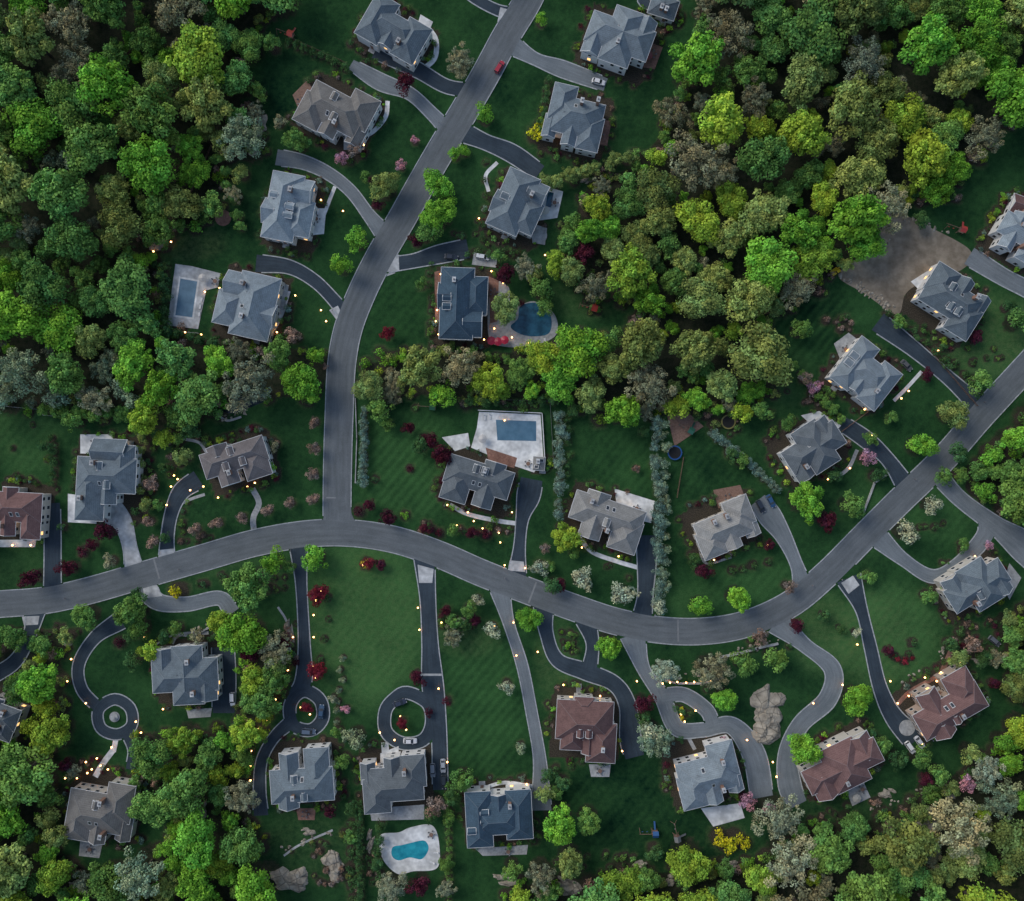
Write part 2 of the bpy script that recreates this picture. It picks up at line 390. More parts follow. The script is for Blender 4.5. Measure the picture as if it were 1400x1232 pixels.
sheet('dirt_yard',[(1210,286),(1265,308),(1326,342),(1316,368),(1262,386),(1238,402),(1226,430),(1183,402),(1146,377),(1176,350),(1200,326)],0.012,'dirt',smooth=True,pave=True)
PAT=[([(575,20),(592,30),(580,60),(566,50)],'white'),([(400,130),(420,110),(440,140),(415,165)],'wood'),([(470,185),(500,185),(498,205),(470,205)],'stone'),
([(425,285),(446,285),(443,320),(422,322)],'white'),([(372,385),(395,390),(388,430),(370,430)],'stone'),([(735,252),(770,262),(762,298),(735,302)],'white'),
([(725,305),(748,312),(745,335),(728,332)],'stone'),([(812,165),(836,165),(830,200),(806,196)],'brickpave'),([(880,55),(906,65),(895,95),(868,90)],'brickpave'),
([(110,594),(154,594),(154,622),(110,620)],'white'),([(93,675),(130,680),(132,716),(93,714)],'white'),([(840,668),(895,685),(890,715),(845,705)],'white'),
([(975,670),(1012,663),(1022,690),(982,695)],'wood'),([(912,568),(938,562),(962,583),(922,610)],'wood'),([(1095,568),(1120,562),(1150,582),(1130,600)],'white'),
([(1140,470),(1160,455),(1180,470),(1152,500)],'stone'),([(1245,385),(1285,360),(1300,385),(1260,400)],'white'),([(1155,1075),(1180,1068),(1190,1090),(1165,1102)],'stone'),
([(958,1105),(1012,1098),(1018,1118),(975,1130)],'white'),([(805,1045),(835,1045),(833,1062),(808,1062)],'stone'),([(405,1105),(432,1105),(430,1121),(408,1121)],'brickpave'),
([(110,1150),(140,1155),(136,1173),(108,1170)],'stone'),([(650,1160),(722,1155),(720,1168),(660,1170)],'stone'),
([(520,1030),(545,1020),(545,1045),(520,1045)],'white'),([(1275,925),(1300,910),(1310,930),(1290,945)],'brickpave'),([(0,738),(50,738),(48,748),(0,748)],'white'),
([(648,345),(680,352),(678,366),(645,362)],'stone'),([(1380,770),(1396,790),(1380,820),(1370,800)],'stone'),([(505,1105),(580,1100),(580,1120),(508,1122)],'stone'),([(255,970),(290,968),(288,980),(258,982)],'stone')]
for i,(p,mt) in enumerate(PAT): sheet({'wood':'timber_deck','brickpave':'brick_patio'}.get(mt,'stone_patio'),p,0.128+(i%5)*0.004,mt,thick=.12)
def disc(x,y,r,z,mat,name,thick=.1):
    return sheet(name,[(x+r*math.cos(t),y+r*math.sin(t)) for t in np.linspace(0,2*math.pi,24,endpoint=False)],z,mat,thick=thick)
disc(157,980,7,0.25,'stone','round_planter',.25); disc(1240,995,11,0.14,'stone','round_patio'); disc(305,298,11,0.1,'brickpave','round_patio')
disc(1095,388,14,0.1,'brickpave','round_patio'); disc(737,322,11,0.146,'stone','round_patio'); disc(124,1160,9,0.17,'stone','round_patio')
sheet('spa_pool',[(749,262),(757,264),(753,284),(746,282)],0.18,'poold')
# ------------------------------------------------------------------ houses
RC=dict(bg=(0.145,0.180,0.205),lb=(0.235,0.280,0.31),db=(0.055,0.092,0.128),br=(0.19,0.182,0.17),rd=(0.19,0.112,0.105),tn=(0.265,0.262,0.25),gr=(0.130,0.150,0.165),mv=(0.165,0.15,0.15))
WC=[(0.70,0.69,0.67),(0.58,0.54,0.48),(0.74,0.74,0.72),(0.54,0.51,0.46),(0.40,0.32,0.27)]
TP={
'A':[(0,0,.84,.60,'h',0),(-.27,.22,.36,.56,'h',-.1),(.30,-.20,.38,.60,'h',-.15),(.04,.28,.22,.42,'gy',-.2),(.40,.22,.2,.36,'gy',-1.2)],
'B':[(0,-.12,1,.56,'h',0),(.30,.18,.38,.64,'h',-.1),(-.18,.22,.28,.46,'gy',-.2),(-.2,-.38,.3,.24,'gy',-.3)],
'C':[(-.12,0,.66,.96,'h',0),(.28,.12,.44,.5,'h',-.3),(.25,-.26,.36,.36,'gx',-.4),(-.38,.1,.24,.34,'gx',-.3)],
'D':[(-.31,0,.38,1,'h',0),(.31,.05,.38,.88,'h',-.1),(0,0,.76,.56,'h',.1),(0,.26,.24,.34,'gy',-.2)],
'E':[(0,0,1,.54,'h',0),(0.03,0,.46,1,'h',.12),(-.33,.22,.28,.5,'gy',-.4),(.33,-.2,.28,.5,'gy',-.5)],
}
HOUSES=[]
def house(x,y,w,d,rot,tp,fx=1,fy=1,rc='bg',wc=0,seed=0,name='suburban_house',dorm=2,h0=6.0):
    rg=random.Random(seed*13+5)
    cx,cy=W(x,y,h0+1.5); ang=-math.radians(rot)
    par=bpy.data.objects.new(name,None); scene.collection.objects.link(par)
    par.location=(cx,cy,0); par.rotation_euler=(0,0,ang); par.empty_display_size=3
    w*=S*0.97; d*=S*0.97
    HOUSES.append((cx,cy,w,d,ang))
    walls,roof,trim,win=MB(),MB(),MB(),MB()
    slope=rg.uniform(.56,.70); oh=.32
    def wing(px,py,ww,dd,kind,dh,base=0,windows=True,caps=True):
        hh=h0+dh+rg.uniform(-.06,.06)
        ww+=rg.uniform(-.04,.04); dd+=rg.uniform(-.04,.04)
        walls.box((px,py,(base+hh)/2-.02),(ww,dd,hh-base-.04))
        a,b=ww/2+oh,dd/2+oh; z=hh
        def T(u,v,zz): return (px+u,py+v,zz)
        for (u0,v0,u1,v1) in ((-a,-b,a,-b),(a,-b,a,b),(a,b,-a,b),(-a,b,-a,-b)):
            trim.quad([T(u0,v0,z-.28),T(u1,v1,z-.28),T(u1,v1,z-.01),T(u0,v0,z-.01)])
        trim.quad([T(-a,b,z-.28),T(a,b,z-.28),T(a,-b,z-.28),T(-a,-b,z-.28)])
        gl=.13
        for (u,v,su,sv) in ((0,-b-gl/2,2*a+2*gl,gl),(0,b+gl/2,2*a+2*gl,gl),(-a-gl/2,0,gl,2*b),(a+gl/2,0,gl,2*b)):
            trim.box(T(u,v,z-.1),(su,sv,.18))
        E=[(-a,-b),(a,-b),(a,b),(-a,b)]
        if kind=='h':
            if a>=b: r=slope*b; R0=(-(a-b),0);R1=((a-b),0)
            else: r=slope*a; R0=(0,-(b-a));R1=(0,(b-a))
            e=[T(*q,z) for q in E]; r0=T(*R0,z+r); r1=T(*R1,z+r)
            if a>=b:
                roof.quad([e[0],e[1],r1,r0]);roof.quad([e[2],e[3],r0,r1]);roof.quad([e[1],e[2],r1]);roof.quad([e[3],e[0],r0]); ends=[(e[0],r0),(e[3],r0),(e[1],r1),(e[2],r1)]
            else:
                roof.quad([e[1],e[2],r1,r0]);roof.quad([e[3],e[0],r0,r1]);roof.quad([e[0],e[1],r0]);roof.quad([e[2],e[3],r1]); ends=[(e[0],r0),(e[1],r0),(e[2],r1),(e[3],r1)]
            lines=ends+([(r0,r1)] if (Vector(r0)-Vector(r1)).length>.3 else [])
        else:
            if kind=='gx': r=slope*1.1*b; e=[T(*q,z) for q in E]; r0=T(-a,0,z+r); r1=T(a,0,z+r); roof.quad([e[0],e[1],r1,r0]);roof.quad([e[2],e[3],r0,r1])
            else: r=slope*1.1*a; e=[T(*q,z) for q in E]; r0=T(0,-b,z+r); r1=T(0,b,z+r); roof.quad([e[1],e[2],r1,r0]);roof.quad([e[3],e[0],r0,r1])
            i_=oh-.02
            if kind=='gx':
                for s_ in (-1,1):
                    walls.quad([T(s_*(a-i_),-(b-.1),z-.05),T(s_*(a-i_),b-.1,z-.05),T(s_*(a-i_),0,z+r-.1)])
                    for q0 in (-b,b): trim.limb(T(s_*a,q0,z),T(s_*a,0,z+r),.10,.10,4)
            else:
                for s_ in (-1,1):
                    walls.quad([T(-(a-.1),s_*(b-i_),z-.05),T(a-.1,s_*(b-i_),z-.05),T(0,s_*(b-i_),z+r-.1)])
                    for q0 in (-a,a): trim.limb(T(q0,s_*b,z),T(0,s_*b,z+r),.10,.10,4)
            lines=[(r0,r1)]
        if caps:
            for p,q in lines: roof.limb(p,q,.09,.09,4,1)
        if windows:
            for s_ in (-1,1):
                for L,horiz in ((ww,True),(dd,False)):
                    n=max(1,int(L/3.0))
                    for i in range(n):
                        t=-L/2+L*(i+.5)/n
                        for zz in (1.6,4.5):
                            if zz+.8>hh-.2 or rg.random()<.12: continue
                            mi=1 if rg.random()<.10 else 0
                            if horiz:
                                trim.box(T(t,s_*(dd/2+.03),zz),(1.35,.08,1.65)); win.box(T(t,s_*(dd/2+.06),zz),(1.1,.08,1.4),0,mi)
                            else:
                                trim.box(T(s_*(ww/2+.03),t,zz),(.08,1.35,1.65)); win.box(T(s_*(ww/2+.06),t,zz),(.08,1.1,1.4),0,mi)
        return hh,r
    wl=TP[tp] if isinstance(tp,str) else tp
    main=None
    for (u,v,a,b,k,dh) in wl:
        ju=rg.uniform(-.02,.02); 
        rr=wing(u*w*fx+ju*w,-v*d*fy,a*w,b*d,k,dh)
        if main is None: main=(u*w*fx,-v*d*fy,a*w,b*d,rr)
    mx,my,mw,md,(mh,mr)=main
    along=mw>=md; sh=min(mw,md)/2
    for i in range(dorm):
        t=(i-(dorm-1)/2)*2.9; s_=-1 if rg.random()<.6 else 1; off=s_*sh*.55
        if along: wing(mx+t,my+off,1.5,2.2,'gy',slope*(sh*.45)+.85,mh-.5,False,False)
        else: wing(mx+off,my+t,2.2,1.5,'gx',slope*(sh*.45)+.85,mh-.5,False,False)
    ch=MB(); top=mh+mr+.4
    for i in range(rg.choice((1,1,2))):
        t=rg.uniform(-.3,.3)*w; o_=rg.choice((-1,1))*rg.uniform(.18,.3)*d
        ch.box((t,o_,top/2),(1.0,1.5,top)); ch.box((t,o_,top+.07),(1.25,1.75,.14),0,1); ch.box((t,o_,top+.3),(.5,.5,.3),0,2)
    for i in range(rg.randint(2,4)):
        t=rg.uniform(-.28,.28)*w; o_=rg.uniform(-.2,.2)*d
        u_,v_=abs(t-mx),abs(o_-my); zr=mh+slope*max(.2,min(mw/2+oh-u_,md/2+oh-v_)); 
        ch.limb((t,o_,zr-.5),(t,o_,zr+.45),.1,.1,6,2)
    for i in range(rg.randint(0,2)):
        t=(i-.5)*2.2; sgn=rg.choice((-1,1)); dist=sh*.5
        cz=mh+slope*(sh+oh-dist)+.06
        if along: c=Vector((mx+t,my+sgn*dist,cz)); u=Vector((.45,0,0)); v=Vector((0,.6,-slope*.6*sgn))
        else: c=Vector((mx+sgn*dist,my+t,cz)); u=Vector((0,.45,0)); v=Vector((.6,0,-slope*.6*sgn))
        q=[c-u-v,c+u-v,c+u+v,c-u+v]; trim.quad([p+(p-c)*.25 for p in q]); win.quad([p+Vector((0,0,.03)) for p in q],0)
    dr=MB(); 
    u,v,a,b,_,_=wl[0]; yy=(-v*d*fy)+(-1 if fy>0 else 1)*(b*d/2+.05)
    dr.box((u*w*fx+1.5,yy,1.25),(1.1,.14,2.2)); dr.box((u*w*fx+1.5,yy-(.7 if fy>0 else -.7),.1),(2.2,1.3,.2),0,1)
    obj('walls',walls.mesh('walls',[M['wall']]),col=WC[wc],parent=par)
    v_=rg.uniform(.84,1.14); rcol=tuple(c*v_ for c in RC[rc])
    obj('roof',roof.mesh('roof',[M['roof'],M['ridge']]),col=rcol,parent=par)
    obj('trim',trim.mesh('trim',[M['trim']]),parent=par)
    obj('windows',win.mesh('windows',[M['glass'],M['lit']]),parent=par)
    obj('chimney_and_vents',ch.mesh('chimney',[M['brick'],M['conc'],M['metal']]),parent=par)
    obj('door_and_step',dr.mesh('door',[M['wood'],M['stone']]),parent=par)
HL=[(538,36,88,62,30,'D',1,1,'bg',0),(457,147,98,76,28,'A',1,1,'br',2),(393,282,64,94,11,'C',1,1,'lb',0),(336,415,80,90,13,'C',-1,1,'lb',3),
(631,414,66,100,2,'C',1,-1,'db',0),(709,277,66,86,24,'C',1,1,'bg',0),(789,158,80,80,13,'A',-1,1,'bg',0),(848,46,88,76,20,'E',1,1,'lb',2),
(140,655,88,108,3,[(.02,-.05,.9,.42,'h',0),(-.22,.22,.42,.62,'h',-.1),(.28,-.22,.32,.42,'h',-.2),(.05,-.35,.5,.3,'gx',-.4),(.05,.16,.25,.3,'gy',-.3)],1,1,'bg',2),
(320,632,88,58,-18,'B',1,1,'mv',2),(20,702,64,68,3,'B',1,1,'rd',1),(652,660,90,66,17,'B',-1,1,'gr',3),(830,712,98,66,18,'B',1,1,'tn',0),
(993,722,88,62,-22,'A',1,1,'tn',1),(1114,613,82,64,-33,'E',1,1,'gr',2),(1189,510,76,70,38,'D',1,1,'lb',0),(1305,410,92,72,32,'A',1,-1,'bg',0),
(1400,322,64,54,30,'B',1,1,'lb',0),(1340,802,86,62,-32,'E',1,-1,'bg',3),(1298,967,96,68,-30,'B',1,-1,'rd',4),(1155,1050,108,62,-26,'E',1,1,'rd',3),
(968,1063,92,78,-14,'A',1,1,'lb',0),(803,1000,84,86,3,[(-.05,-.15,.9,.6,'h',0),(.25,.2,.45,.6,'h',-.1),(-.25,.1,.35,.45,'h',-.2),(.05,.2,.2,.35,'gy',-.3),(-.05,-.4,.3,.2,'h',-.3)],1,1,'rd',3),
(681,1122,88,74,-3,'D',1,-1,'db',0),(539,1075,90,74,-4,'A',-1,-1,'gr',0),(409,1067,84,78,-4,'B',1,-1,'bg',2),(130,1113,92,84,10,'A',1,1,'br',1),
(252,925,88,78,-3,'E',1,-1,'bg',2),(-6,985,50,50,20,'B',1,1,'gr',1)]
for i,h in enumerate(HL): house(*h,seed=i+3,dorm=[0,2,3,0,2,1,0][i%7])
house(908,6,36,26,18,[(0,0,1,1,'h',0)],1,1,'bg',2,seed=90,name='detached_garage',dorm=0,h0=3)
house(1398,282,26,30,20,[(0,0,1,1,'gx',0)],1,1,'rd',2,seed=91,name='garden_shed',dorm=0,h0=3)
house(737,634,14,16,4,[(0,0,1,1,'h',0)],1,1,'tn',2,seed=92,name='pool_house',dorm=0,h0=2.6)
house(-110,700,80,66,5,'A',1,1,'bg',0,seed=93); house(1480,620,86,66,-40,'B',1,1,'gr',2,seed=94); house(-90,900,80,66,25,'D',1,1,'br',0,seed=95)
house(620,-110,86,66,25,'B',1,1,'gr',0,seed=96); house(860,-120,86,66,25,'A',1,1,'bg',0,seed=97)
# ------------------------------------------------------------------ vegetation prototypes
def plant(name,seed,R,vz,ncl,cr,nleaf,leaf,trunk_h,twigs=0,low=-.35,flat=.85,aspect=1.0,spread=(.35,.82)):
    rg=np.random.default_rng(seed); mb=MB()
    cz=trunk_h+R*vz*.75
    ph=rg.uniform(0,6.28,4); am=rg.uniform(.05,.20,3)
    def outl(t): return 1+am[0]*np.sin(2*t+ph[0])+am[1]*.7*np.sin(3*t+ph[1])+am[2]*.5*np.sin(5*t+ph[2])
    cs=[]
    tries=0
    while len(cs)<ncl and tries<4000:
        tries+=1
        u=rg.normal(size=3); u/=np.linalg.norm(u)
        if u[2]<low: continue
        t=math.atan2(u[1],u[0]); fr=rg.uniform(*spread) if rg.random()<.8 else rg.uniform(.1,.6)
        rr=R*outl(t)*fr; c=np.array([u[0]*rr,u[1]*rr,cz+u[2]*rr*vz])
        r_=cr*R*rg.uniform(.5,1.4)
        if any(np.linalg.norm(c-q[0])<.5*(r_+q[1])*.8 for q in cs) and tries<3500: continue
        cs.append((c,r_,rg.uniform(.66,1.34),rg.uniform(-.10,.10)))
    if trunk_h>0.05:
        mb.limb((0,0,0),(0,0,trunk_h*.9),.055*R+.03,.04*R+.02,7)
        mb.limb((0,0,trunk_h*.85),(.05*R,.03*R,cz+R*vz*.4),.042*R,.012*R,6)
        for i in range(min(len(cs),11)):
            c=cs[i][0]; z0=trunk_h*.8+rg.uniform(0,.5)*R*vz; m=np.array([c[0]*.5,c[1]*.5,z0*.45+c[2]*.5+.08*R])
            mb.limb((0,0,z0),m,.028*R,.018*R,5); mb.limb(m,c,.018*R,.006*R,5)
    nb=len(mb.v); tint=[(1,1,1,1)]*nb
    C=np.array([c[0] for c in cs]); CR=np.array([c[1] for c in cs]); CT=np.array([c[2] for c in cs]); CH=np.array([c[3] for c in cs])
    idx=rg.choice(len(cs),nleaf,p=CR**2/np.sum(CR**2))
    u=rg.normal(size=(nleaf,3)); u/=np.linalg.norm(u,axis=1,keepdims=True)
    neg=(u[:,2]<-.2)&(rg.random(nleaf)<.88); u[neg,2]*=-1
    rad=CR[idx]*rg.uniform(.66,1.18,nleaf); pos=C[idx]+u*rad[:,None]*np.array([1,1,flat])
    n=u+rg.normal(size=(nleaf,3))*.5+np.array([0,0,.25]); n/=np.linalg.norm(n,axis=1,keepdims=True)
    a=np.cross(n,rg.normal(size=(nleaf,3))); a/=np.linalg.norm(a,axis=1,keepdims=True); b=np.cross(n,a)
    s=(leaf*rg.uniform(.5,1.3,nleaf))[:,None]*.5
    v0=pos-a*s*aspect; v1=pos-b*s*.8; v2=pos+a*s*aspect*1.1; v3=pos+b*s*.9
    V=np.stack([v0,v1,v2,v3],1).reshape(-1,3)
    F=[(nb+4*i,nb+4*i+1,nb+4*i+2,nb+4*i+3) for i in range(nleaf)]
    lt=CT[idx]*rg.uniform(.64,1.36,nleaf); hu=CH[idx]
    col=np.stack([lt*(1+hu*1.5),lt,lt*(1-hu),np.ones(nleaf)],1).repeat(4,0)
    verts=mb.v+[tuple(x) for x in V]; faces=mb.f+F; mi=mb.m+[1]*nleaf
    if twigs:
        for i in range(twigs):
            k=rg.integers(len(cs)); c,r_=cs[k][0],cs[k][1]; d=rg.normal(size=3); d[2]=abs(d[2])*.7; d/=np.linalg.norm(d)
            p0=c+rg.normal(size=3)*r_*.2; p1=p0+d*r_*rg.uniform(.9,1.4); w_=np.cross(d,(0,0,1.0)); w_=w_/(np.linalg.norm(w_)+1e-6)*.05
            k0=len(verts); verts+= [tuple(p0-w_),tuple(p0+w_),tuple(p1)]; faces.append((k0,k0+1,k0+2)); mi.append(0)
        col=np.concatenate([col,np.ones((twigs*3,4))])
    me=bpy.data.meshes.new(name); me.from_pydata(verts,[],faces); me.materials.append(M['bark']); me.materials.append(M['leaf'])
    me.polygons.foreach_set('material_index',mi)
    ca=me.color_attributes.new('tint','FLOAT_COLOR','POINT')
    ca.data.foreach_set('color',np.concatenate([np.array(tint).reshape(-1,4),col]).ravel().astype(np.float32)); me.update()
    return me
BIG=[plant('broadleaf_crown',i,6,.60+.08*(i%3),[44,58,74][i%3],[.25,.21,.18][i%3],5600,.52,3.0) for i in range(9)]
FINE=[plant('budding_crown',20+i,6,.65,80,.155,4800,.40,3.2,twigs=400,spread=(.3,.95)) for i in range(5)]
MID=[plant('small_tree_crown',40+i,3,.85,26,.28,1800,.37,1.5) for i in range(5)]
ORN=[plant('ornamental_crown',60+i,2,.8,18,.30,850,.28,1.0,twigs=90) for i in range(3)]
EVG=[plant('evergreen_crown',80+i,2,1.15,22,.30,900,.26,.4,low=-.7) for i in range(3)]
SHR=[plant('shrub_crown',90+i,1,.75,9,.42,220,.23,.0,low=-.1) for i in range(4)]
COL={'g':(0.19,0.43,0.050),'G':(0.145,0.29,0.068),'y':(0.29,0.43,0.050),'d':(0.065,0.15,0.052),'o':(0.235,0.315,0.090),'w':(0.40,0.46,0.31),'p':(0.62,0.31,0.38),'r':(0.085,0.020,0.035),
'R':(0.20,0.025,0.04),'t':(0.29,0.30,0.175),'b':(0.18,0.28,0.215),'m':(0.30,0.215,0.17),'Y':(0.6,0.58,0.03),'s':(0.26,0.35,0.21)}
NAM={'g':'maple_tree','G':'oak_tree','y':'linden_tree','d':'hemlock_tree','o':'hickory_tree','w':'dogwood_tree','p':'cherry_tree','r':'purple_plum_tree','R':'red_maple_tree','t':'budding_tree','b':'spruce_tree','m':'crabapple_tree','Y':'forsythia_shrub','s':'silver_maple_tree'}
TREES=[]; TA=np.zeros((9000,3))
def tree(x,y,dm,k,proto=None,jit=.12,world=False,name=None):
    R=dm*S/2*1.06
    if world: wx,wy=x,y
    else: wx,wy=W(x,y,1.15*R)
    if proto is None:
        if k=='t': P=FINE if dm>22 else ORN
        elif k in 'wsm': P=FINE if dm>34 else ORN
        elif k=='p': P=ORN
        elif k=='b': P=EVG
        elif k=='Y': P=SHR
        else: P=BIG if dm>34 else (MID if dm>14 else SHR)
    else: P=proto
    base={id(BIG):6,id(FINE):6,id(MID):3,id(ORN):2,id(EVG):2,id(SHR):1}[id(P)]
    c=COL[k]; v=1+random.uniform(-jit,jit)*1.4; hu=random.uniform(-jit,jit)*.5
    c=(c[0]*v*(1+hu),c[1]*v,c[2]*v*(1-hu))
    sc=R/base; nm=name or (NAM[k] if P is not SHR else ('shrub' if k!='Y' else 'forsythia_shrub'))
    o=obj(nm,random.choice(P),(wx,wy,0),random.uniform(0,6.28),(sc*random.uniform(.88,1.12),sc*random.uniform(.88,1.12),sc*random.uniform(.85,1.2)),c)
    TA[len(TREES)]=(wx,wy,R); TREES.append((wx,wy,R,P is SHR)); return o
T="""663 157 28 g|487 327 34 g|467 363 30 g|432 487 24 g|600 250 44 g|598 292 46 g|622 210 20 g|636 207 16 g|582 318 30 G|740 26 20 g|430 763 32 g|372 770 34 g|395 775 18 G|1105 685 50 g|1175 960 46 g|1097 1025 48 g|957 828 30 g|1010 818 38 g|725 846 38 g|832 883 40 g|1060 900 34 G|1020 910 34 G|1262 610 38 g|1275 690 28 w|1240 728 34 w|795 793 30 w|853 815 34 w|900 828 22 w|738 775 24 w|672 860 24 w|693 938 22 w|712 1022 18 s|652 820 18 w|775 735 40 y|207 892 34 y|178 836 46 G|115 842 36 G|910 920 36 w|975 918 50 t|993 958 40 g|895 1012 46 s|765 1130 56 g|805 1125 40 G|945 1185 62 y|1135 1170 60 G|190 1197 66 s|208 1107 60 G|205 1032 56 G|325 872 70 g|342 802 60 G|300 850 40 y|375 888 50 t|358 960 50 G|338 1000 44 y|285 1037 44 G|330 1090 50 t|325 1160 56 G|265 1215 60 g|485 1010 34 s|632 1068 34 G|620 1090 26 d|145 725 28 r|45 790 30 r|93 777 28 r|435 813 26 R|433 917 26 R|878 962 28 r|1090 855 20 r|1130 712 28 r|570 925 22 r|605 622 32 r|590 603 20 r|555 112 28 r|527 255 20 r|530 456 20 R|588 975 14 r|550 988 16 R|419 968 16 R|467 218 18 p|486 205 22 m|548 226 16 p|567 192 13 p|1185 625 24 p|1115 530 20 p|1100 518 18 m|402 460 26 m|990 1013 15 p|1022 1096 22 p|473 970 14 p|628 82 36 t|570 330 20 r|515 280 18 r|500 240 16 G|525 255 40 o|1305 565 38 o|1340 520 30 G|1190 790 22 G|1295 800 18 g|1270 815 22 G|1215 890 16 r|1350 745 14 p|1318 745 16 G|740 395 34 G|745 420 28 G|690 420 40 o|690 375 26 r|730 380 26 o|680 350 20 G|575 390 18 G|1335 460 20 r|1268 512 18 r|1095 450 30 G|1165 690 34 G|1200 650 24 d|1140 650 20 d|960 780 22 r|950 765 18 d|1078 802 20 m|1052 745 16 r|770 1070 22 d|750 1060 20 d|760 1085 20 G|880 985 22 d|1310 620 30 d|405 190 36 G|380 165 20 t|352 125 26 G|348 150 26 t|340 60 40 G|372 60 24 G|318 265 26 t|330 235 24 o|225 600 30 y|200 570 50 y|128 545 46 t|100 575 30 G|240 565 34 G|262 590 26 d|205 662 22 m|120 625 12 d|60 610 18 d|225 640 18 d|215 690 16 G|200 690 20 o|183 700 14 d|115 675 12 d|125 745 18 r|150 768 22 t|110 755 14 r|82 720 12 d|225 735 16 d|370 640 16 g|375 610 16 t|250 625 24 o|245 600 20 G|575 610 24 d|560 585 18 r|580 600 14 r|505 690 18 r|530 708 22 r|490 700 14 r|553 705 12 g|580 722 16 r|600 730 12 r|665 730 14 r|645 728 16 r|620 725 16 G|560 640 10 r|512 655 10 d|505 770 18 R|500 772 16 Y|520 772 16 r|240 810 22 Y|735 180 22 Y|740 170 16 Y|1005 1153 24 Y|985 1148 20 Y|995 1160 18 Y|1020 1157 16 Y|1155 1085 14 g|750 775 18 G|765 800 22 r|745 750 16 m|755 800 24 d|785 755 18 G|640 835 22 G|620 850 22 G|610 835 18 r|635 855 20 d|650 848 16 r|745 1085 28 o|890 1000 34 w|1190 1005 20 d|1210 1020 24 G|1230 1040 26 d|1260 1040 30 G|1285 1060 28 G|1265 1065 18 r|340 890 30 r|350 880 26 r|390 880 18 r|380 905 30 o|375 930 44 G|345 930 40 y|180 870 20 d|240 860 22 G|190 860 30 G|270 870 22 t|225 870 20 d|180 905 26 d|90 870 24 o|160 880 14 r|100 1055 22 t|90 1045 20 r|175 1085 20 d|185 1070 20 G|70 1085 26 G|65 1120 30 o|80 1140 34 o|440 1030 12 r|460 1000 16 G|455 955 14 w|610 960 12 r|595 1100 28 m|590 1115 20 d|480 1105 18 d|470 1040 24 G|615 1115 18 G|620 870 26 t|1015 565 30 y|1040 560 26 G|1075 580 22 G|955 545 40 g|1000 620 20 d|1015 630 22 G|785 560 20 d|880 590 16 d|870 640 12 m|520 560 30 G|530 580 20 G|505 530 40 o|1190 600 20 G|1220 570 18 G|1040 870 24 m|1170 865 14 w|1250 880 12 d|1310 900 30 o|1330 880 26 m|1345 900 24 d|1365 900 24 t|1360 935 18 r|1300 880 20 d|1385 870 34 G|1395 905 40 G|1330 1030 30 o|1350 1050 40 w|1320 1070 26 p|1230 440 22 G|1395 440 34 G|1260 300 24 d|1380 420 20 d|960 410 60 o|820 285 40 y|860 280 44 G|835 310 40 g|870 320 40 o|775 330 38 G|800 345 30 r|780 370 40 o|760 360 36 y|720 365 34 t|895 1165 24 d|1050 1105 18 p|1065 1120 60 t|780 1180 44 o|740 1200 44 t|700 1190 30 G|450 1110 18 r|480 1145 18 G|610 1180 22 G|610 1215 24 t|535 1215 40 t|575 1210 30 r|100 90 60 t|45 170 70 g|150 120 74 g|265 75 80 y|1170 300 76 g|1185 335 50 g|1240 160 60 y|1260 215 74 y|955 300 66 y|1045 215 74 G|75 450 60 g|180 500 62 g|95 330 70 G"""
for s in T.split('|'):
    a=s.split(); tree(float(a[0]),float(a[1]),float(a[2]),a[3])
def row(a,b,n,dm,k,proto=None,j=3,name=None):
    for i in range(n):
        t=i/max(1,n-1); tree(a[0]+(b[0]-a[0])*t+random.uniform(-j,j),a[1]+(b[1]-a[1])*t+random.uniform(-j,j),dm*random.uniform(.85,1.15),k,proto,name=name)
for x,y in ((430,577),(430,613),(428,648),(427,683),(396,688),(365,698),(330,708),(297,715),(267,724),(209,740),(203,713),(205,664)): tree(x,y,18,'m',ORN)
row((766,568),(764,700),11,17,'b'); row((778,575),(776,650),6,12,'d',EVG)
row((897,572),(903,835),21,18,'b'); row((908,580),(910,800),14,15,'s',EVG)
row((497,560),(496,662),13,13,'b',EVG,1.5,'arborvitae'); 
row((975,592),(1062,668),12,14,'b',EVG,2,'arborvitae'); row((1215,425),(1300,498),9,12,'d'); 
row((1085,500),(1150,570),8,14,'G',MID)
row((490,1100),(492,1240),17,13,'d',EVG,.6,'arborvitae'); row((612,1075),(614,1235),16,10,'G',EVG,1,'arborvitae'); row((478,1130),(480,1230),10,12,'d')
row((468,900),(462,1000),8,9,'s'); row((450,820),(440,900),4,9,'d'); row((300,215),(330,310),6,16,'G')
row((395,55),(470,90),8,13,'d',EVG,2); row((480,60),(500,80),3,10,'d'); row((665,220),(660,330),6,9,'d',SHR); row((750,110),(738,185),9,11,'d',EVG,1.5)
row((745,250),(860,215),9,20,'o'); row((640,345),(700,345),5,12,'d'); row((588,360),(590,470),8,9,'d',SHR); row((230,455),(290,470),5,16,'d')
row((225,360),(225,440),6,16,'d',EVG); row((520,1130),(515,1200),5,16,'d'); row((70,600),(72,660),8,12,'d',EVG,1.5); row((192,600),(195,690),6,14,'o'); row((1290,475),(1340,540),6,12,'d')
row((60,560),(190,570),10,20,'G'); row((640,548),(755,550),10,13,'d'); row((1000,780),(1050,770),4,10,'d')
row((715,1080),(730,1150),4,14,'d'); row((1380,850),(1395,920),4,24,'o'); row((1130,840),(1150,860),2,16,'d'); row((835,1035),(760,1050),5,10,'d')
row((5,870),(60,880),5,26,'G'); row((185,812),(190,840),3,16,'d'); row((1290,655),(1400,640),6,24,'G')
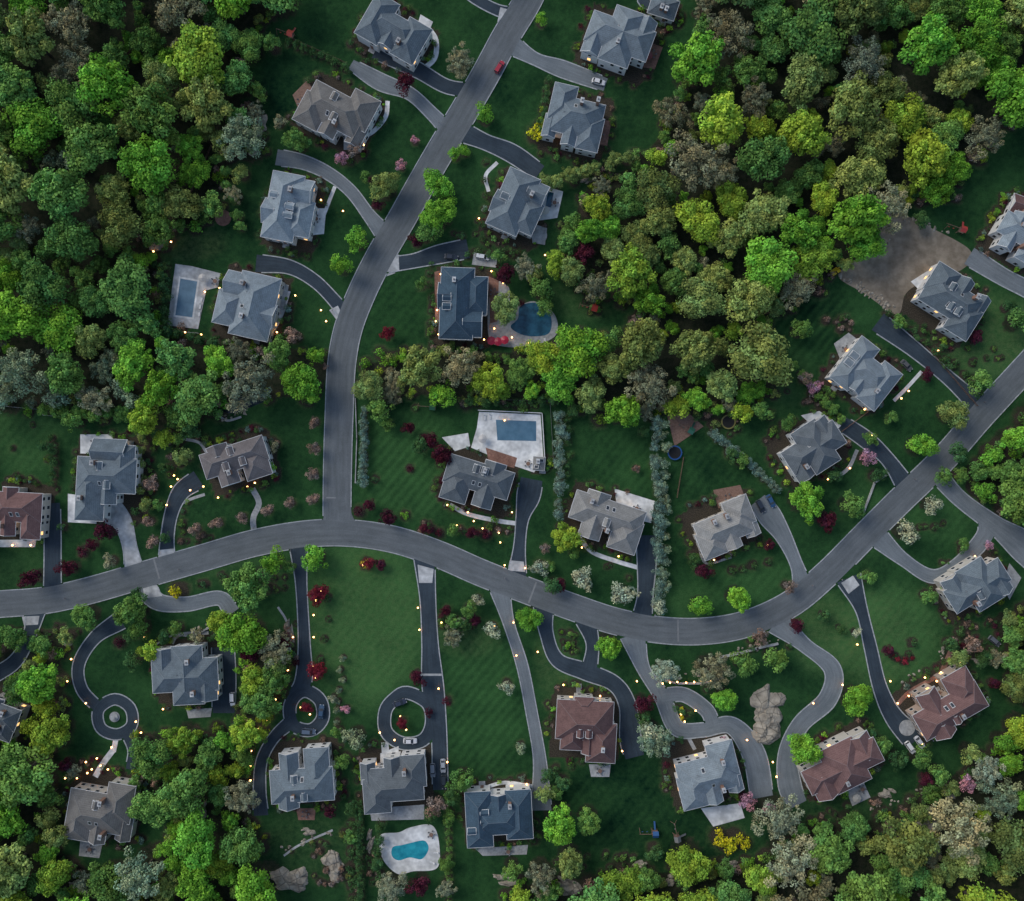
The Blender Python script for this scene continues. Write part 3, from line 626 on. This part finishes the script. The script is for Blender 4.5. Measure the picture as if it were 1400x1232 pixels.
ZA=[(-40,-60),(380,-60),(372,20),(345,50),(325,100),(328,150),(345,190),(318,210),(290,300),(222,325),(215,360),(222,450),(290,478),(395,476),(450,492),(440,545),(360,540),(300,560),(60,552),(-40,545)]
ZB=[(965,-60),(1460,-60),(1460,100),(1395,150),(1348,185),(1300,260),(1210,285),(1195,335),(1125,385),(1050,430),(1036,470),(1060,525),(1000,560),(900,566),(760,548),(640,540),(500,540),(498,500),(590,478),(690,484),(760,475),(800,470),(855,455),(880,420),(800,400),(770,360),(770,335),(800,262),(870,225),(905,185),(935,110),(958,60)]
ZC=[(-40,885),(75,880),(88,930),(80,1000),(62,1060),(62,1150),(105,1190),(105,1280),(-40,1280)]
ZD=[(335,860),(400,890),(392,940),(360,1000),(338,1050),(345,1120),(355,1180),(360,1280),(180,1280),(225,1180),(240,1080),(190,1050),(190,1005),(300,1005),(335,990)]
ZE=[(1400,570),(1460,520),(1460,735),(1395,715),(1330,668),(1350,620)]
ZF=[(1385,1000),(1460,880),(1460,1280),(1210,1280),(1215,1150),(1255,1090),(1330,1060)]
ZG=[(880,1195),(1050,1175),(1100,1130),(1215,1120),(1215,1280),(700,1280),(700,1215)]
ZH=[(1395,840),(1460,810),(1460,900),(1380,950)]
ZI=[(105,1200),(180,1215),(180,1280),(105,1280)]
ZONES=[(ZA,'toGGoGgGgGs',900),(ZB,'toGogGoygyt',1300),(ZC,'GGgyo',300),(ZD,'GGgyogd',300),(ZE,'Gogd',200),(ZF,'Gotygs',320),(ZG,'GoyGt',260),(ZH,'Got',100),(ZI,'Gt',60)]
hx=np.array([(h[0],h[1],h[2],h[3],h[4]) for h in HOUSES]); hca,hsa=np.cos(-hx[:,4]),np.sin(-hx[:,4])
def houseclear(x,y,m):
    dx=x-hx[:,0];dy=y-hx[:,1]
    u=np.abs(dx*hca-dy*hsa)-hx[:,2]/2; v=np.abs(dx*hsa+dy*hca)-hx[:,3]/2
    return not np.any((u<m)&(v<m))
FA=np.concatenate([r['c'][::2] for r in RIB if r['solid']])
def clear(x,y,m):
    if (np.hypot(FA[:,0]-x,FA[:,1]-y)-FA[:,2]).min()<m: return False
    if not houseclear(x,y,m): return False
    for p in POLY:
        if inp1(x,y,p): return False
    return True
def place(cands,dm0,dm1,pal,ov=.36):
    for (x,y) in cands:
        dm=random.uniform(dm0,dm1); R=dm*S/2
        wx,wy=W(x,y,1.1*R); T_=TA[:len(TREES)]
        if ((np.hypot(T_[:,0]-wx,T_[:,1]-wy))<(T_[:,2]+R)*ov*2).any(): continue
        if not clear(wx,wy,R*.75): continue
        q=mnoise.noise(Vector((x*.012,y*.012,3.3)))+random.uniform(-.5,.5)
        k=pal[int(min(.999,max(0,.5+q*.75))*len(pal))]
        tree(wx,wy,dm,k,world=True,jit=.22,proto=None)
def cand(poly,n):
    xs=[p[0] for p in poly];ys=[p[1] for p in poly]; out=[]
    while len(out)<n:
        x=random.uniform(min(xs),max(xs));y=random.uniform(min(ys),max(ys))
        if inp1(x,y,poly): out.append((x,y))
    return out
for z,pal,n in ZONES:
    place(cand(z,n//6),62,80,pal,.38); place(cand(z,n),42,62,pal,.37); place(cand(z,int(n*1.3)),26,42,pal,.35); place(cand(z,int(n*1.2)),12,26,pal,.34)
ring=[]
for i in range(1600):
    x=random.uniform(-260,1660);y=random.uniform(-260,1490)
    if -30<x<1430 and -45<y<1270: continue
    ring.append((x,y))
place(ring,42,66,'GGgoooytyG',.43)
for (cx,cy,w,d,a) in HOUSES:
    for i in range(36):
        s=random.random()*2*(w+d); e=random.uniform(.8,3.2)
        if s<w: u,v=s-w/2,-d/2-e
        elif s<w+d: u,v=w/2+e,s-w-d/2
        elif s<2*w+d: u,v=s-w-d-w/2,d/2+e
        else: u,v=-w/2-e,s-2*w-d-d/2
        x=cx+u*math.cos(a)-v*math.sin(a); y=cy+u*math.sin(a)+v*math.cos(a)
        if not clear(x,y,.4): continue
        tree(x,y,random.uniform(4,10),random.choice('dGdGrgmbGy'),SHR,world=True,jit=.25)
for z,pal,n in ZONES:
    for i in range(len(z)):
        a,b=z[i],z[(i+1)%len(z)]; L=math.hypot(a[0]-b[0],a[1]-b[1])
        for k in range(int(L/8)):
            t=random.random(); x=a[0]+(b[0]-a[0])*t+random.gauss(0,7); y=a[1]+(b[1]-a[1])*t+random.gauss(0,7)
            wx,wy=W(x,y)
            if clear(wx,wy,.6): tree(wx,wy,random.uniform(7,17),random.choice('dGGogmy'),SHR,world=True,jit=.25)
for (x,y,rx,ry,n,pal) in [(778,875,13,22,12,'dGg'),(935,973,14,9,8,'Yd'),(265,735,25,8,6,'dm'),(1265,720,30,8,4,'d'),(625,850,26,16,16,'dGGrm'),(400,870,20,40,14,'drGm'),(700,440,50,40,16,'dGr'),(170,680,30,30,10,'dG'),
 (250,690,10,40,10,'dG'),(660,722,45,10,14,'drGm'),(520,250,20,10,5,'r'),(980,940,30,30,8,'dG'),(200,340,40,30,14,'dGm'),(350,200,18,30,12,'dmG'),(235,610,25,40,20,'dGom'),(860,780,40,12,6,'d'),(1330,870,40,30,24,'drmG'),(1240,900,25,10,8,'dR'),
 (1160,440,40,12,10,'dm'),(1110,540,40,20,14,'dGm'),(560,720,40,8,10,'rdm'),(900,880,60,8,8,'dm'),(1060,880,60,8,8,'dG'),(80,860,50,12,12,'dGo'),(370,800,25,20,8,'dG'),(500,1190,15,40,10,'dm'),(440,1170,50,40,18,'dmo'),(140,1045,40,12,10,'drm'),
 (1200,1120,80,30,26,'dGm'),(820,1190,80,25,18,'dG'),(620,330,70,12,10,'dG'),(860,240,70,12,14,'dmo'),(1340,500,40,30,14,'dG'),(320,600,60,20,14,'dGm'),(50,640,40,60,10,'dG'),(300,785,60,20,10,'dGo'),(160,610,40,40,12,'dGo'),(830,410,40,30,14,'dGo'),(1000,580,80,30,14,'dGm')]:
    for i in range(n):
        a=random.random()*6.28;q=math.sqrt(random.random()); wx,wy=W(x+rx*q*math.cos(a),y+ry*q*math.sin(a))
        if clear(wx,wy,.3): tree(wx,wy,random.uniform(4,11),random.choice(pal),SHR,world=True,jit=.25)
# ------------------------------------------------------------------ ground sheet
fx=np.arange(-215,215.1,.8); fy=np.arange(-195,195.1,.8)
far=np.array([300,500,1000,2500,6000.])
X=np.concatenate([-far[::-1],fx,far]); Y=np.concatenate([-far[::-1],fy,far])
XX,YY=np.meshgrid(X,Y); PX=XX/S+700; PY=616-YY/S
bright=np.full(XX.shape,.24); soil=np.zeros(XX.shape); brown=np.zeros(XX.shape); stripe=np.full(XX.shape,.15)
for cx,cy,rx,ry,v,bw,sp_ in [(500,850,85,125,.38,.28,.4),(560,640,75,80,.20,.03,1.0),(665,960,65,110,.14,0,.8),(1220,870,75,75,.30,.18,.6),(1125,865,45,60,.26,.35,0),(1350,460,90,60,.32,.42,0),(1020,790,70,40,.22,.05,.6),(940,830,40,30,.16,.1,0),(1290,690,60,50,.18,.05,.5),(30,600,60,50,.18,.1,.6),
 (400,830,30,90,.14,.1,0),(1190,880,50,80,.1,.15,0),(870,620,60,80,.08,.0,.5),(1050,520,70,50,.09,.1,0),(280,770,100,25,.08,.15,0),(1330,230,70,60,-.02,0,0),(250,330,60,30,.0,.4,0),(800,410,50,30,.1,.25,0),(760,900,30,60,.14,.3,0),(350,330,70,60,-.07,0,0),(370,110,60,60,-.12,0,0),
 (720,90,60,60,-.06,0,0),(880,150,70,60,-.05,0,0),(500,190,60,60,-.03,0,0),(540,420,50,60,.03,0,.3),(840,1110,120,60,-.07,0,.2),(430,1150,70,60,.0,.15,0),(1150,1110,90,50,-.02,.1,0),(950,1050,150,120,-.06,0,0),(130,900,50,50,0,0,0),(30,790,60,40,0,.1,0),(640,870,50,30,.05,.3,0),(970,640,60,60,-.03,0,.3),(1180,720,50,60,.10,.05,.2),(330,690,60,40,-.02,0,.2),(1100,440,70,60,-.03,0,.8)]:
    q=((PX-cx)/rx)**2+((PY-cy)/ry)**2; f=np.clip(1.35-q,0,1); f=f*f*(3-2*f); bright+=f*v; brown+=f*bw; stripe+=f*sp_
brown=np.minimum(brown,.44)
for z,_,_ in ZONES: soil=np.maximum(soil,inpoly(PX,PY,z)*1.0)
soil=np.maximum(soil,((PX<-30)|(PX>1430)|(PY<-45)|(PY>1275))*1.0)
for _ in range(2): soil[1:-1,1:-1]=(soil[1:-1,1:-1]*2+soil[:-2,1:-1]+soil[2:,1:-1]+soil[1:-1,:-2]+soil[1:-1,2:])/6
def stamp(x,y,r,v,bw):
    i0,i1=np.searchsorted(X,[x-r*1.4,x+r*1.4]); j0,j1=np.searchsorted(Y,[y-r*1.4,y+r*1.4])
    if i1<=i0 or j1<=j0: return
    d=np.hypot(XX[j0:j1,i0:i1]-x,YY[j0:j1,i0:i1]-y)/r; f=np.clip(1.7-d,0,1)
    soil[j0:j1,i0:i1]=np.maximum(soil[j0:j1,i0:i1],f*v); 
    if bw: brown[j0:j1,i0:i1]=np.maximum(brown[j0:j1,i0:i1],f*bw)
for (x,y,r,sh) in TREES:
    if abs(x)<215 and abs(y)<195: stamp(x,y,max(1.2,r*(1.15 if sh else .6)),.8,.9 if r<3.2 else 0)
for (cx,cy,w,d,a) in HOUSES:
    ca,sa=math.cos(a),math.sin(a)
    u=(XX-cx)*ca+(YY-cy)*sa; v=-(XX-cx)*sa+(YY-cy)*ca
    mk=(np.abs(u)<w/2+1.6)&(np.abs(v)<d/2+1.6); soil[mk]=np.maximum(soil[mk],.75); brown[mk]=.9
n=len(X); m=len(Y)
V=np.stack([XX.ravel(),YY.ravel(),np.zeros(XX.size)],1).astype(np.float32)
ii,jj=np.meshgrid(np.arange(n-1),np.arange(m-1)); a=(jj*n+ii).ravel(); Fc=np.stack([a,a+1,a+n+1,a+n],1).astype(np.int32)
me=bpy.data.meshes.new('ground'); me.vertices.add(len(V)); me.vertices.foreach_set('co',V.ravel())
me.loops.add(Fc.size); me.loops.foreach_set('vertex_index',Fc.ravel()); me.polygons.add(len(Fc)); me.polygons.foreach_set('loop_start',np.arange(0,Fc.size,4,dtype=np.int32)); me.update(calc_edges=True); me.validate()
ca=me.color_attributes.new('zone','FLOAT_COLOR','POINT')
ca.data.foreach_set('color',np.stack([np.clip(bright,0,1).ravel(),soil.ravel(),np.clip(brown,0,1).ravel(),np.clip(stripe,0,1.2).ravel()],1).astype(np.float32).ravel())
me.materials.append(M['ground']); obj('ground',me)
# ------------------------------------------------------------------ rocks
PLN=[Vector(p).normalized() for p in ((1,.2,.4),(-.6,.9,.3),(-.3,-1,.5),(.5,.6,.8),(-.9,-.3,.6),(.2,-.3,1),(.8,-.7,.3),(-.5,.3,.9))]
def rock(x,y,w,d,rot,h,seed,name='rock_outcrop',n=6):
    import bmesh
    rg=random.Random(seed); bm=bmesh.new()
    for i in range(n):
        r=bmesh.ops.create_icosphere(bm,subdivisions=4 if n>1 else 2,radius=1)
        u,v=(rg.uniform(-.42,.42),rg.uniform(-.55,.55)) if n>1 else (0,0)
        sx,sy,sz=(w*S/2*rg.uniform(.5,.85),d*S/2*rg.uniform(.4,.65),h*rg.uniform(.4,1)) if n>1 else (w*S/2,d*S/2,h)
        off=Vector((rg.random()*50,rg.random()*50,i*7)); ta=rg.uniform(-.5,.5); ca,sa=math.cos(ta),math.sin(ta)
        cut=[(P_l,rg.uniform(.45,.8)) for P_l in PLN]
        for vv in r['verts']:
            p=vv.co.copy(); k=1+.35*mnoise.noise(p*1.8+off)
            for P_l,cc in cut:
                dd=p.dot(P_l)*k
                if dd>cc: k*=cc/dd
            k*=1+.08*mnoise.noise(p*7+off)
            x_,y_=p.x*k*sx,p.y*k*sy
            vv.co=Vector((x_*ca-y_*sa+u*w*S/2,x_*sa+y_*ca+v*d*S/2,max(p.z*k*sz,-.3)))
    me=bpy.data.meshes.new(name); bm.to_mesh(me); bm.free(); me.materials.append(M['rock'])
    X_,Y_=W(x,y,1); obj(name,me,(X_,Y_,0),-math.radians(rot))
for r in [(1048,980,54,86,12,3.0),(270,1100,26,66,10,2.2),(455,1185,34,50,-25,2.2),(395,1205,60,44,10,2.2),(1268,1128,50,44,-30,2.6),(350,175,28,46,15,1.6),(345,205,20,14,0,1.2),(1055,1200,30,40,20,1.9),(105,1215,34,26,0,1.8),(625,852,34,20,20,1.2),(15,1005,30,20,0,1.7),(1300,1085,40,20,20,1.8),(915,1205,20,20,0,1.2),(690,1205,40,20,0,1.3),(90,878,16,22,0,1.2),(212,335,20,30,30,1.2),(395,862,14,44,-8,1),(505,1150,14,40,0,1),(805,245,26,10,-10,1),(780,1215,50,24,10,1.5),(1215,1085,26,18,20,1.3),(420,1140,24,14,10,1),(1000,1185,22,16,0,1),(1340,905,26,12,30,.9),(875,1185,26,14,0,1)]:
    rock(*r,seed=int(r[0]+r[1]),n=9 if r[2]*r[3]>2000 else 6)
k=0
for (ax,ay,bx,by,n_) in [(1145,372,1220,420,60),(1215,285,1300,320,26),(1185,350,1215,325,20),(1000,893,1062,880,16),(1062,880,985,898,8),(215,878,290,856,16),(1235,938,1300,885,14),(900,925,985,925,12),(300,575,345,560,10),(380,1165,455,1140,14),(1180,1110,1290,1080,14)]:
    for i in range(n_):
        t=random.random(); rock(ax+(bx-ax)*t+random.gauss(0,2.8),ay+(by-ay)*t+random.gauss(0,2.8),random.uniform(3,7),random.uniform(3,7),random.random()*180,random.uniform(.3,.7),k,'boulder',1); k+=1
# ------------------------------------------------------------------ vehicles
def car_mesh(van=False):
    mb=MB()
    secs=[(-2.35,.70,.35,.62),(-2.2,.86,.28,.82),(-1.3,.93,.25,.98),(0,.94,.25,.96),(1.2,.93,.25,.92),(2.1,.86,.28,.78),(2.35,.68,.36,.58)]
    for i in range(len(secs)-1):
        (x0,w0,b0,t0),(x1,w1,b1,t1)=secs[i],secs[i+1]
        mb.quad([(x0,-w0*.92,t0),(x1,-w1*.92,t1),(x1,w1*.92,t1),(x0,w0*.92,t0)])
        for s in (-1,1):
            mb.quad([(x0,s*w0,(b0+t0)/2),(x1,s*w1,(b1+t1)/2),(x1,s*w1*.92,t1),(x0,s*w0*.92,t0)]); mb.quad([(x0,s*w0*.95,b0),(x1,s*w1*.95,b1),(x1,s*w1,(b1+t1)/2),(x0,s*w0,(b0+t0)/2)])
    for x,w,b,t in (secs[0],secs[-1]): mb.quad([(x,-w*.95,b),(x,w*.95,b),(x,w*.92,t),(x,-w*.92,t)])
    xr0,xr1=(-2.15,.55) if van else (-1.35,.35); xb0,xb1=(-2.25,1.25) if van else (-1.9,1.15); zt=1.72 if van else 1.45
    lo=[(xb0,-.82,.93),(xb1,-.80,.93),(xb1,.80,.93),(xb0,.82,.93)]; up=[(xr0,-.64,zt),(xr1,-.62,zt),(xr1,.62,zt),(xr0,.64,zt)]
    for i in range(4):
        j=(i+1)%4; mb.quad([lo[i],lo[j],up[j],up[i]],1)
    c=[(p[0],p[1]*1.05,p[2]+.03) for p in up]; mb.quad(c,0)
    for i in range(4):
        j=(i+1)%4; mb.quad([up[i],up[j],c[j],c[i]],0); mb.limb(lo[i],up[i],.05,.05,4,0)
    for x in (-1.45,1.45):
        for s in (-1,1):
            mb.limb((x,s*.72,.33),(x,s*.93,.33),.33,.33,14,2); mb.limb((x,s*.90,.33),(x,s*.95,.33),.18,.16,10,3)
    for s in (-1,1):
        mb.box((2.27,s*.55,.62),(.18,.32,.14),0,3); mb.box((-2.30,s*.6,.7),(.14,.28,.14),0,4); mb.box((.95,s*1.0,1.0),(.18,.16,.12),0,0)
    return mb.mesh('car_body',[M['paintobj'],M['glass'],M['rubber'],M['trim'],M['metal']])
CM=[car_mesh(),car_mesh(True)]
for x,y,r,c,v in [(683,93,-58,(.40,.03,.05),1),(818,113,15,(.75,.75,.75),0),(617,352,8,(.03,.04,.06),0),(1039,692,62,(.03,.04,.06),1),(1053,685,62,(.03,.09,.2),0),(440,972,-85,(.05,.10,.17),0),(423,999,5,(.12,.16,.22),1),(547,960,-20,(.04,.05,.08),0),(561,1012,0,(.7,.7,.72),0),(592,1052,88,(.25,.27,.3),1),(606,1046,88,(.4,.42,.45),0),(607,1068,88,(.03,.04,.05),1),(1243,1021,55,(.75,.75,.75),1),(1256,1014,55,(.6,.62,.65),0),(319,955,88,(.75,.75,.75),1),(1358,876,40,(.12,.13,.15),1),(660,352,10,(.7,.7,.7),1),(1238,500,45,(.1,.1,.1),0),(1272,1003,60,(.05,.05,.06),0),(60,705,90,(.4,.4,.4),0)]:
    X_,Y_=W(x,y)
    obj('parked_car' if v==0 else 'parked_suv',CM[v],(X_,Y_,.09 if (x,y)==(683,93) else .075),-math.radians(r),1.0,c)
# ------------------------------------------------------------------ garden objects
def at(x,y): return (*W(x,y),0)
def trampoline(x,y,r,col):
    mb=MB(); n=28
    for i in range(n):
        a=2*math.pi*i/n;b=2*math.pi*(i+1)/n
        f=lambda t,q,z:(q*math.cos(t),q*math.sin(t),z)
        mb.quad([(0,0,.85),f(a,r*.82,.88),f(b,r*.82,.88)],0); mb.quad([f(a,r*.82,.9),f(a,r,.9),f(b,r,.9),f(b,r*.82,.9)],1); mb.quad([f(a,r,.9),f(b,r,.9),f(b,r,.8),f(a,r,.8)],1)
        if i%4==0: mb.limb(f(a,r*.98,0),f(a,r*.98,2.4),.04,.04,5,2)
    obj('trampoline',mb.mesh('trampoline',[M['rubber'],M['paintobj'],M['metal']]),at(x,y),0,1,col)
trampoline(922,619,2.5,(.015,.08,.25)); trampoline(995,577,2.5,(.20,.18,.05)); 
def playset(x,y,r,col):
    mb=MB()
    for s in (-1,1):
        mb.limb((s*2,-1.1,0),(s*2,0,2.5),.07,.07,5); mb.limb((s*2,1.1,0),(s*2,0,2.5),.07,.07,5)
    mb.limb((-2,0,2.5),(2,0,2.5),.08,.08,6)
    for sx in (-1,.6):
        for e in (-.22,.22): mb.limb((sx+e,0,2.5),(sx+e,0,.6),.015,.015,3)
        mb.box((sx,0,.58),(.5,.25,.05),0,1)
    for a in (2.3,3.9):
        for b in (-.8,.8): mb.box((a,b,1.4),(.12,.12,2.8))
    mb.box((3.1,0,1.3),(1.8,1.8,.1)); mb.quad([(2.1,-1.1,2.8),(4.1,-1.1,2.8),(4.1,0,3.6),(2.1,0,3.6)],1); mb.quad([(2.1,1.1,2.8),(4.1,1.1,2.8),(4.1,0,3.6),(2.1,0,3.6)],1)
    mb.quad([(2.8,.9,1.35),(3.4,.9,1.35),(3.4,3.4,.2),(2.8,3.4,.2)],1); mb.quad([(2.8,.9,1.35),(2.8,.9,1.5),(2.8,3.4,.35),(2.8,3.4,.2)],1); mb.quad([(3.4,.9,1.35),(3.4,.9,1.5),(3.4,3.4,.35),(3.4,3.4,.2)],1)
    obj('playset',mb.mesh('playset',[M['wood'],M['paintobj']]),at(x,y),-math.radians(r),1,col)
playset(388,47,20,(.5,.08,.05)); playset(932,583,30,(.03,.12,.08)); playset(580,556,5,(.03,.12,.05)); playset(800,420,15,(.4,.05,.04)); playset(882,1136,0,(.03,.10,.25)); playset(1300,312,20,(.4,.05,.04)); playset(922,1130,80,(.2,.2,.2))
def umbrella(x,y,col,z=.15):
    mb=MB(); mb.limb((0,0,z),(0,0,2.4),.03,.03,6,1); n=8
    for i in range(n):
        a=2*math.pi*i/n;b=2*math.pi*(i+1)/n; mb.quad([(0,0,2.7),(1.5*math.cos(a),1.5*math.sin(a),2.2),(1.5*math.cos(b),1.5*math.sin(b),2.2)]); mb.quad([(1.5*math.cos(a),1.5*math.sin(a),2.2),(1.5*math.cos(b),1.5*math.sin(b),2.2),(1.5*math.cos(b),1.5*math.sin(b),2.05),(1.5*math.cos(a),1.5*math.sin(a),2.05)])
    obj('patio_umbrella',mb.mesh('umbrella',[M['paintobj'],M['metal']]),at(x,y),0,1,col)
for x,y in ((672,467),(681,468),(690,466)): umbrella(x,y,(.5,.02,.05))
umbrella(745,290,(.5,.48,.42)); umbrella(280,382,(.45,.43,.4)); umbrella(1168,1088,(.4,.38,.33)); umbrella(660,600,(.55,.53,.5)); umbrella(885,80,(.25,.05,.05))
def tableset(x,y,z=.16):
    mb=MB(); mb.limb((0,0,z+.68),(0,0,z+.74),.7,.7,14); mb.limb((0,0,z),(0,0,z+.68),.06,.06,6)
    for i in range(5):
        a=i*1.257; c=(1.15*math.cos(a),1.15*math.sin(a)); mb.box((*c,z+.42),(.48,.48,.06),a,1); mb.box((c[0]*1.2,c[1]*1.2,z+.68),(.06,.46,.5),a,1)
        for e in (-.18,.18): mb.box((c[0]+e,c[1]+e,z+.2),(.04,.04,.4),a,0)
    obj('patio_table_set',mb.mesh('table_set',[M['wood'],M['metal']]),at(x,y))
for p in ((412,140),(485,195),(433,300),(758,278),(820,185),(892,75),(130,606),(870,695),(995,680),(1155,478),(1275,378),(675,400),(590,1140),(295,385),(722,634),(820,1053),(418,1112),(124,1160),(1178,1078),(695,1163)): tableset(*p)
def lounger(x,y,r):
    mb=MB(); mb.box((0,0,.38),(1.3,.62,.08)); q=[(-.65,-.31,.42),(-.65,.31,.42),(-1.2,.31,.85),(-1.2,-.31,.85)]; mb.quad(q); mb.quad([(a,b,c-.06) for a,b,c in q[::-1]])
    for a in (-.5,.55):
        for b in (-.25,.25): mb.box((a,b,.25),(.05,.05,.2),0,1)
    obj('sun_lounger',mb.mesh('lounger',[M['trim'],M['metal']]),at(x,y),-math.radians(r))
for p in ((530,1150,30),(528,1160,10),(590,1178,200),(663,572,90),(670,571,90),(276,410,100),(274,420,100),(273,430,100),(595,1165,180),(745,465,80)): lounger(*p)
mb=MB()
for s in (-1,1): mb.box((0,s*1.0,.4),(3.2,.5,.8),0,1)
mb.box((-.3,0,1.25),(2.6,2.0,.8)); mb.box((.4,-.5,2.1),(1.1,.9,1.1),0,2); mb.box((.4,-.5,2.7),(1.2,1,.1)); mb.limb((1,.3,1.4),(3.2,.3,3.2),.2,.16,6); mb.limb((3.2,.3,3.2),(4.4,.3,1.2),.16,.1,6); mb.box((4.5,.3,.9),(.7,.9,.6))
obj('excavator',mb.mesh('excavator',[M['paintobj'],M['rubber'],M['glass']]),at(1140,372),.6,1,(.6,.45,.02))
def fence(pts,h=1.4,mat='trim',name='picket_fence',th=.08,post=True):
    mb=MB()
    for i in range(len(pts)-1):
        a=Vector(W(*pts[i])+(0,));b=Vector(W(*pts[i+1])+(0,)); L=(b-a).length; ang=math.atan2(b.y-a.y,b.x-a.x); n=max(1,int(L/2.4))
        if post:
            for z in (.35,h-.15): c=(a+b)/2; mb.box((c.x,c.y,z),(L,th*.6,.1),ang)
            for k in range(n+1): c=a+(b-a)*k/n; mb.box((c.x,c.y,h/2),(.12,.12,h),ang)
            for k in range(int(L/.3)): c=a+(b-a)*(k+.5)/int(L/.3); mb.box((c.x,c.y,h/2-.02),(.1,th*.4,h-.1),ang)
        else: c=(a+b)/2; mb.box((c.x,c.y,h/2),(L+th,th,h),ang)
    obj(name,mb.mesh(name,[M[mat]]))
fence([(645,546),(700,547),(752,549),(757,640)],1.5,'metal','metal_fence'); fence([(-20,553),(55,560),(62,568),(120,572)],1.5); fence([(654,561),(741,565),(745,632)],1.1,'trim','garden_wall',.25,False)
fence([(228,447),(226,452),(272,456)],1.3); fence([(934,625),(925,680)],1.4,'wood','timber_fence'); fence([(290,200),(262,262),(250,300)],1.4,'wood','timber_fence')
fence([(1195,556),(1150,590)],1.2,'wood','timber_fence'); fence([(1045,430),(1120,400)],1.4,'wood','timber_fence'); fence([(395,52),(475,88)],1.4,'wood','timber_fence')
fence([(985,898),(1010,893),(1035,886),(1062,880)],.7,'stone','stone_wall',.7,False); fence([(900,926),(925,934),(960,934),(988,926)],.6,'stone','stone_wall',.6,False)
fence([(215,880),(240,866),(262,870),(290,856)],.7,'stone','stone_wall',.6,False); fence([(1210,650),(1195,660),(1180,700)],.8,'stone','stone_wall',.5,False)
fence([(486,545),(488,600),(486,660)],.5,'stone','stone_wall',.3,False); fence([(1216,430),(1262,470),(1335,555)],1.2,'wood','timber_fence')
mb=MB(); mb.limb((0,0,.25),(0,0,.6),1.2,1.3,18); mb.limb((0,0,.6),(0,0,1.4),.15,.12,8); mb.limb((0,0,1.4),(0,0,1.5),.3,.6,14)
obj('garden_fountain',mb.mesh('fountain',[M['stone']]),at(157,980))
lm=MB(); lm.limb((0,0,0),(0,0,.9),.04,.03,5,0); lm.limb((0,0,.9),(0,0,1.0),.18,.18,6,0); lm.limb((0,0,1.0),(0,0,1.3),.28,.28,5,1,False); lm.quad([(.28*math.cos(i*1.2566),.28*math.sin(i*1.2566),1.31) for i in range(5)],1)
LM=lm.mesh('garden_lamp',[M['metal'],M['bulb']])
LP="603 376|604 402|598 425|600 458|596 440|672 372|688 388|700 462|722 470|676 450|662 465|905 933|915 932|925 931|937 932|948 931|958 930|970 930|497 772|505 770|682 728|660 722|648 712|640 700|625 718|684 741|690 772|718 776|240 650|236 665|245 655|230 690|205 330|222 328|236 332|212 345|378 955|372 972|366 984|385 940|355 995|350 1008|395 915|128 1050|122 1055|140 1045|92 1062|150 1050|108 1062|155 1020|455 165|498 200|470 290|440 275|385 300|447 440|440 425|405 405|380 455|366 460|255 455|282 400|302 395|277 458|690 575|650 690|612 690|700 700|845 760|795 748|1258 1015|1278 930|1262 925|1284 918|1240 950|1225 960|1310 905|950 970|930 975|935 985|548 978|556 996|412 966|425 975|433 820|440 808|432 925|430 910|612 1040|500 1040|575 1035|655 1078|720 1070|1000 750|975 765|745 350|655 300|1048 745|1180 560|1240 535|1230 545|1160 640|1130 655|45 745|20 745|262 670|280 665|300 680|340 665|350 660|195 1000|188 985|345 1025|344 1045|344 1065|430 870|402 870|430 840|572 830|574 860|604 850|676 855|702 850|706 895|770 935|790 950|820 950|850 1025|735 890|870 930|1020 1010|1055 1040|1060 1060|1110 960|1150 935|1170 880|1215 930|600 940|540 1010|520 1000|100 900|95 930|120 960|200 870|225 968|120 1040|135 1035|1130 580|1190 595|1280 480|1350 790|1330 760"
for s in LP.split('|'):
    a=s.split(); X_,Y_=W(float(a[0]),float(a[1])); obj('garden_lamp',LM,(X_,Y_,0.1))
mx_=MB(); mx_.box((0,0,.55),(.1,.1,1.1)); mx_.box((0,0,1.15),(.25,.5,.25),0,1)
MXM=mx_.mesh('mailbox',[M['wood'],M['metal']])
for p in ((600,168),(640,205),(505,310),(455,425),(600,778),(690,790),(398,752),(245,778),(90,818),(860,880),(895,840),(1110,800),(1150,792),(1250,655),(1345,550),(1080,860)): obj('mailbox',MXM,at(*p))
# ------------------------------------------------------------------ light, sky, camera
world=bpy.data.worlds.new('World'); scene.world=world; world.use_nodes=True
nt=world.node_tree; bg=nt.nodes['Background']; sky=nt.nodes.new('ShaderNodeTexSky'); sky.sky_type='NISHITA'; sky.sun_disc=False
EL,AZ=38,-50
sky.sun_elevation=math.radians(EL); sky.sun_rotation=math.radians(AZ); sky.air_density=1.0; sky.dust_density=1.5; sky.ozone_density=0.2
nt.links.new(sky.outputs[0],bg.inputs[0]); bg.inputs[1].default_value=0.145
sl=bpy.data.lights.new('sun','SUN'); sl.energy=1.25; sl.angle=math.radians(30); sl.color=(1,.985,.93)
so=bpy.data.objects.new('sun',sl); scene.collection.objects.link(so)
az=math.radians(AZ); dirv=Vector((math.sin(az)*math.cos(math.radians(EL)),math.cos(az)*math.cos(math.radians(EL)),math.sin(math.radians(EL))))
so.rotation_euler=dirv.to_track_quat('Z','Y').to_euler()
cam=bpy.data.cameras.new('camera'); co=bpy.data.objects.new('camera',cam); scene.collection.objects.link(co)
co.location=(0,0,H); cam.sensor_fit='HORIZONTAL'; cam.sensor_width=36; cam.lens=36*H/350.0; cam.clip_end=20000; cam.clip_start=1
scene.camera=co
scene.view_settings.view_transform='Standard'; scene.view_settings.look='None'; scene.view_settings.exposure=0
print('objects',len(bpy.data.objects),'trees',len(TREES))
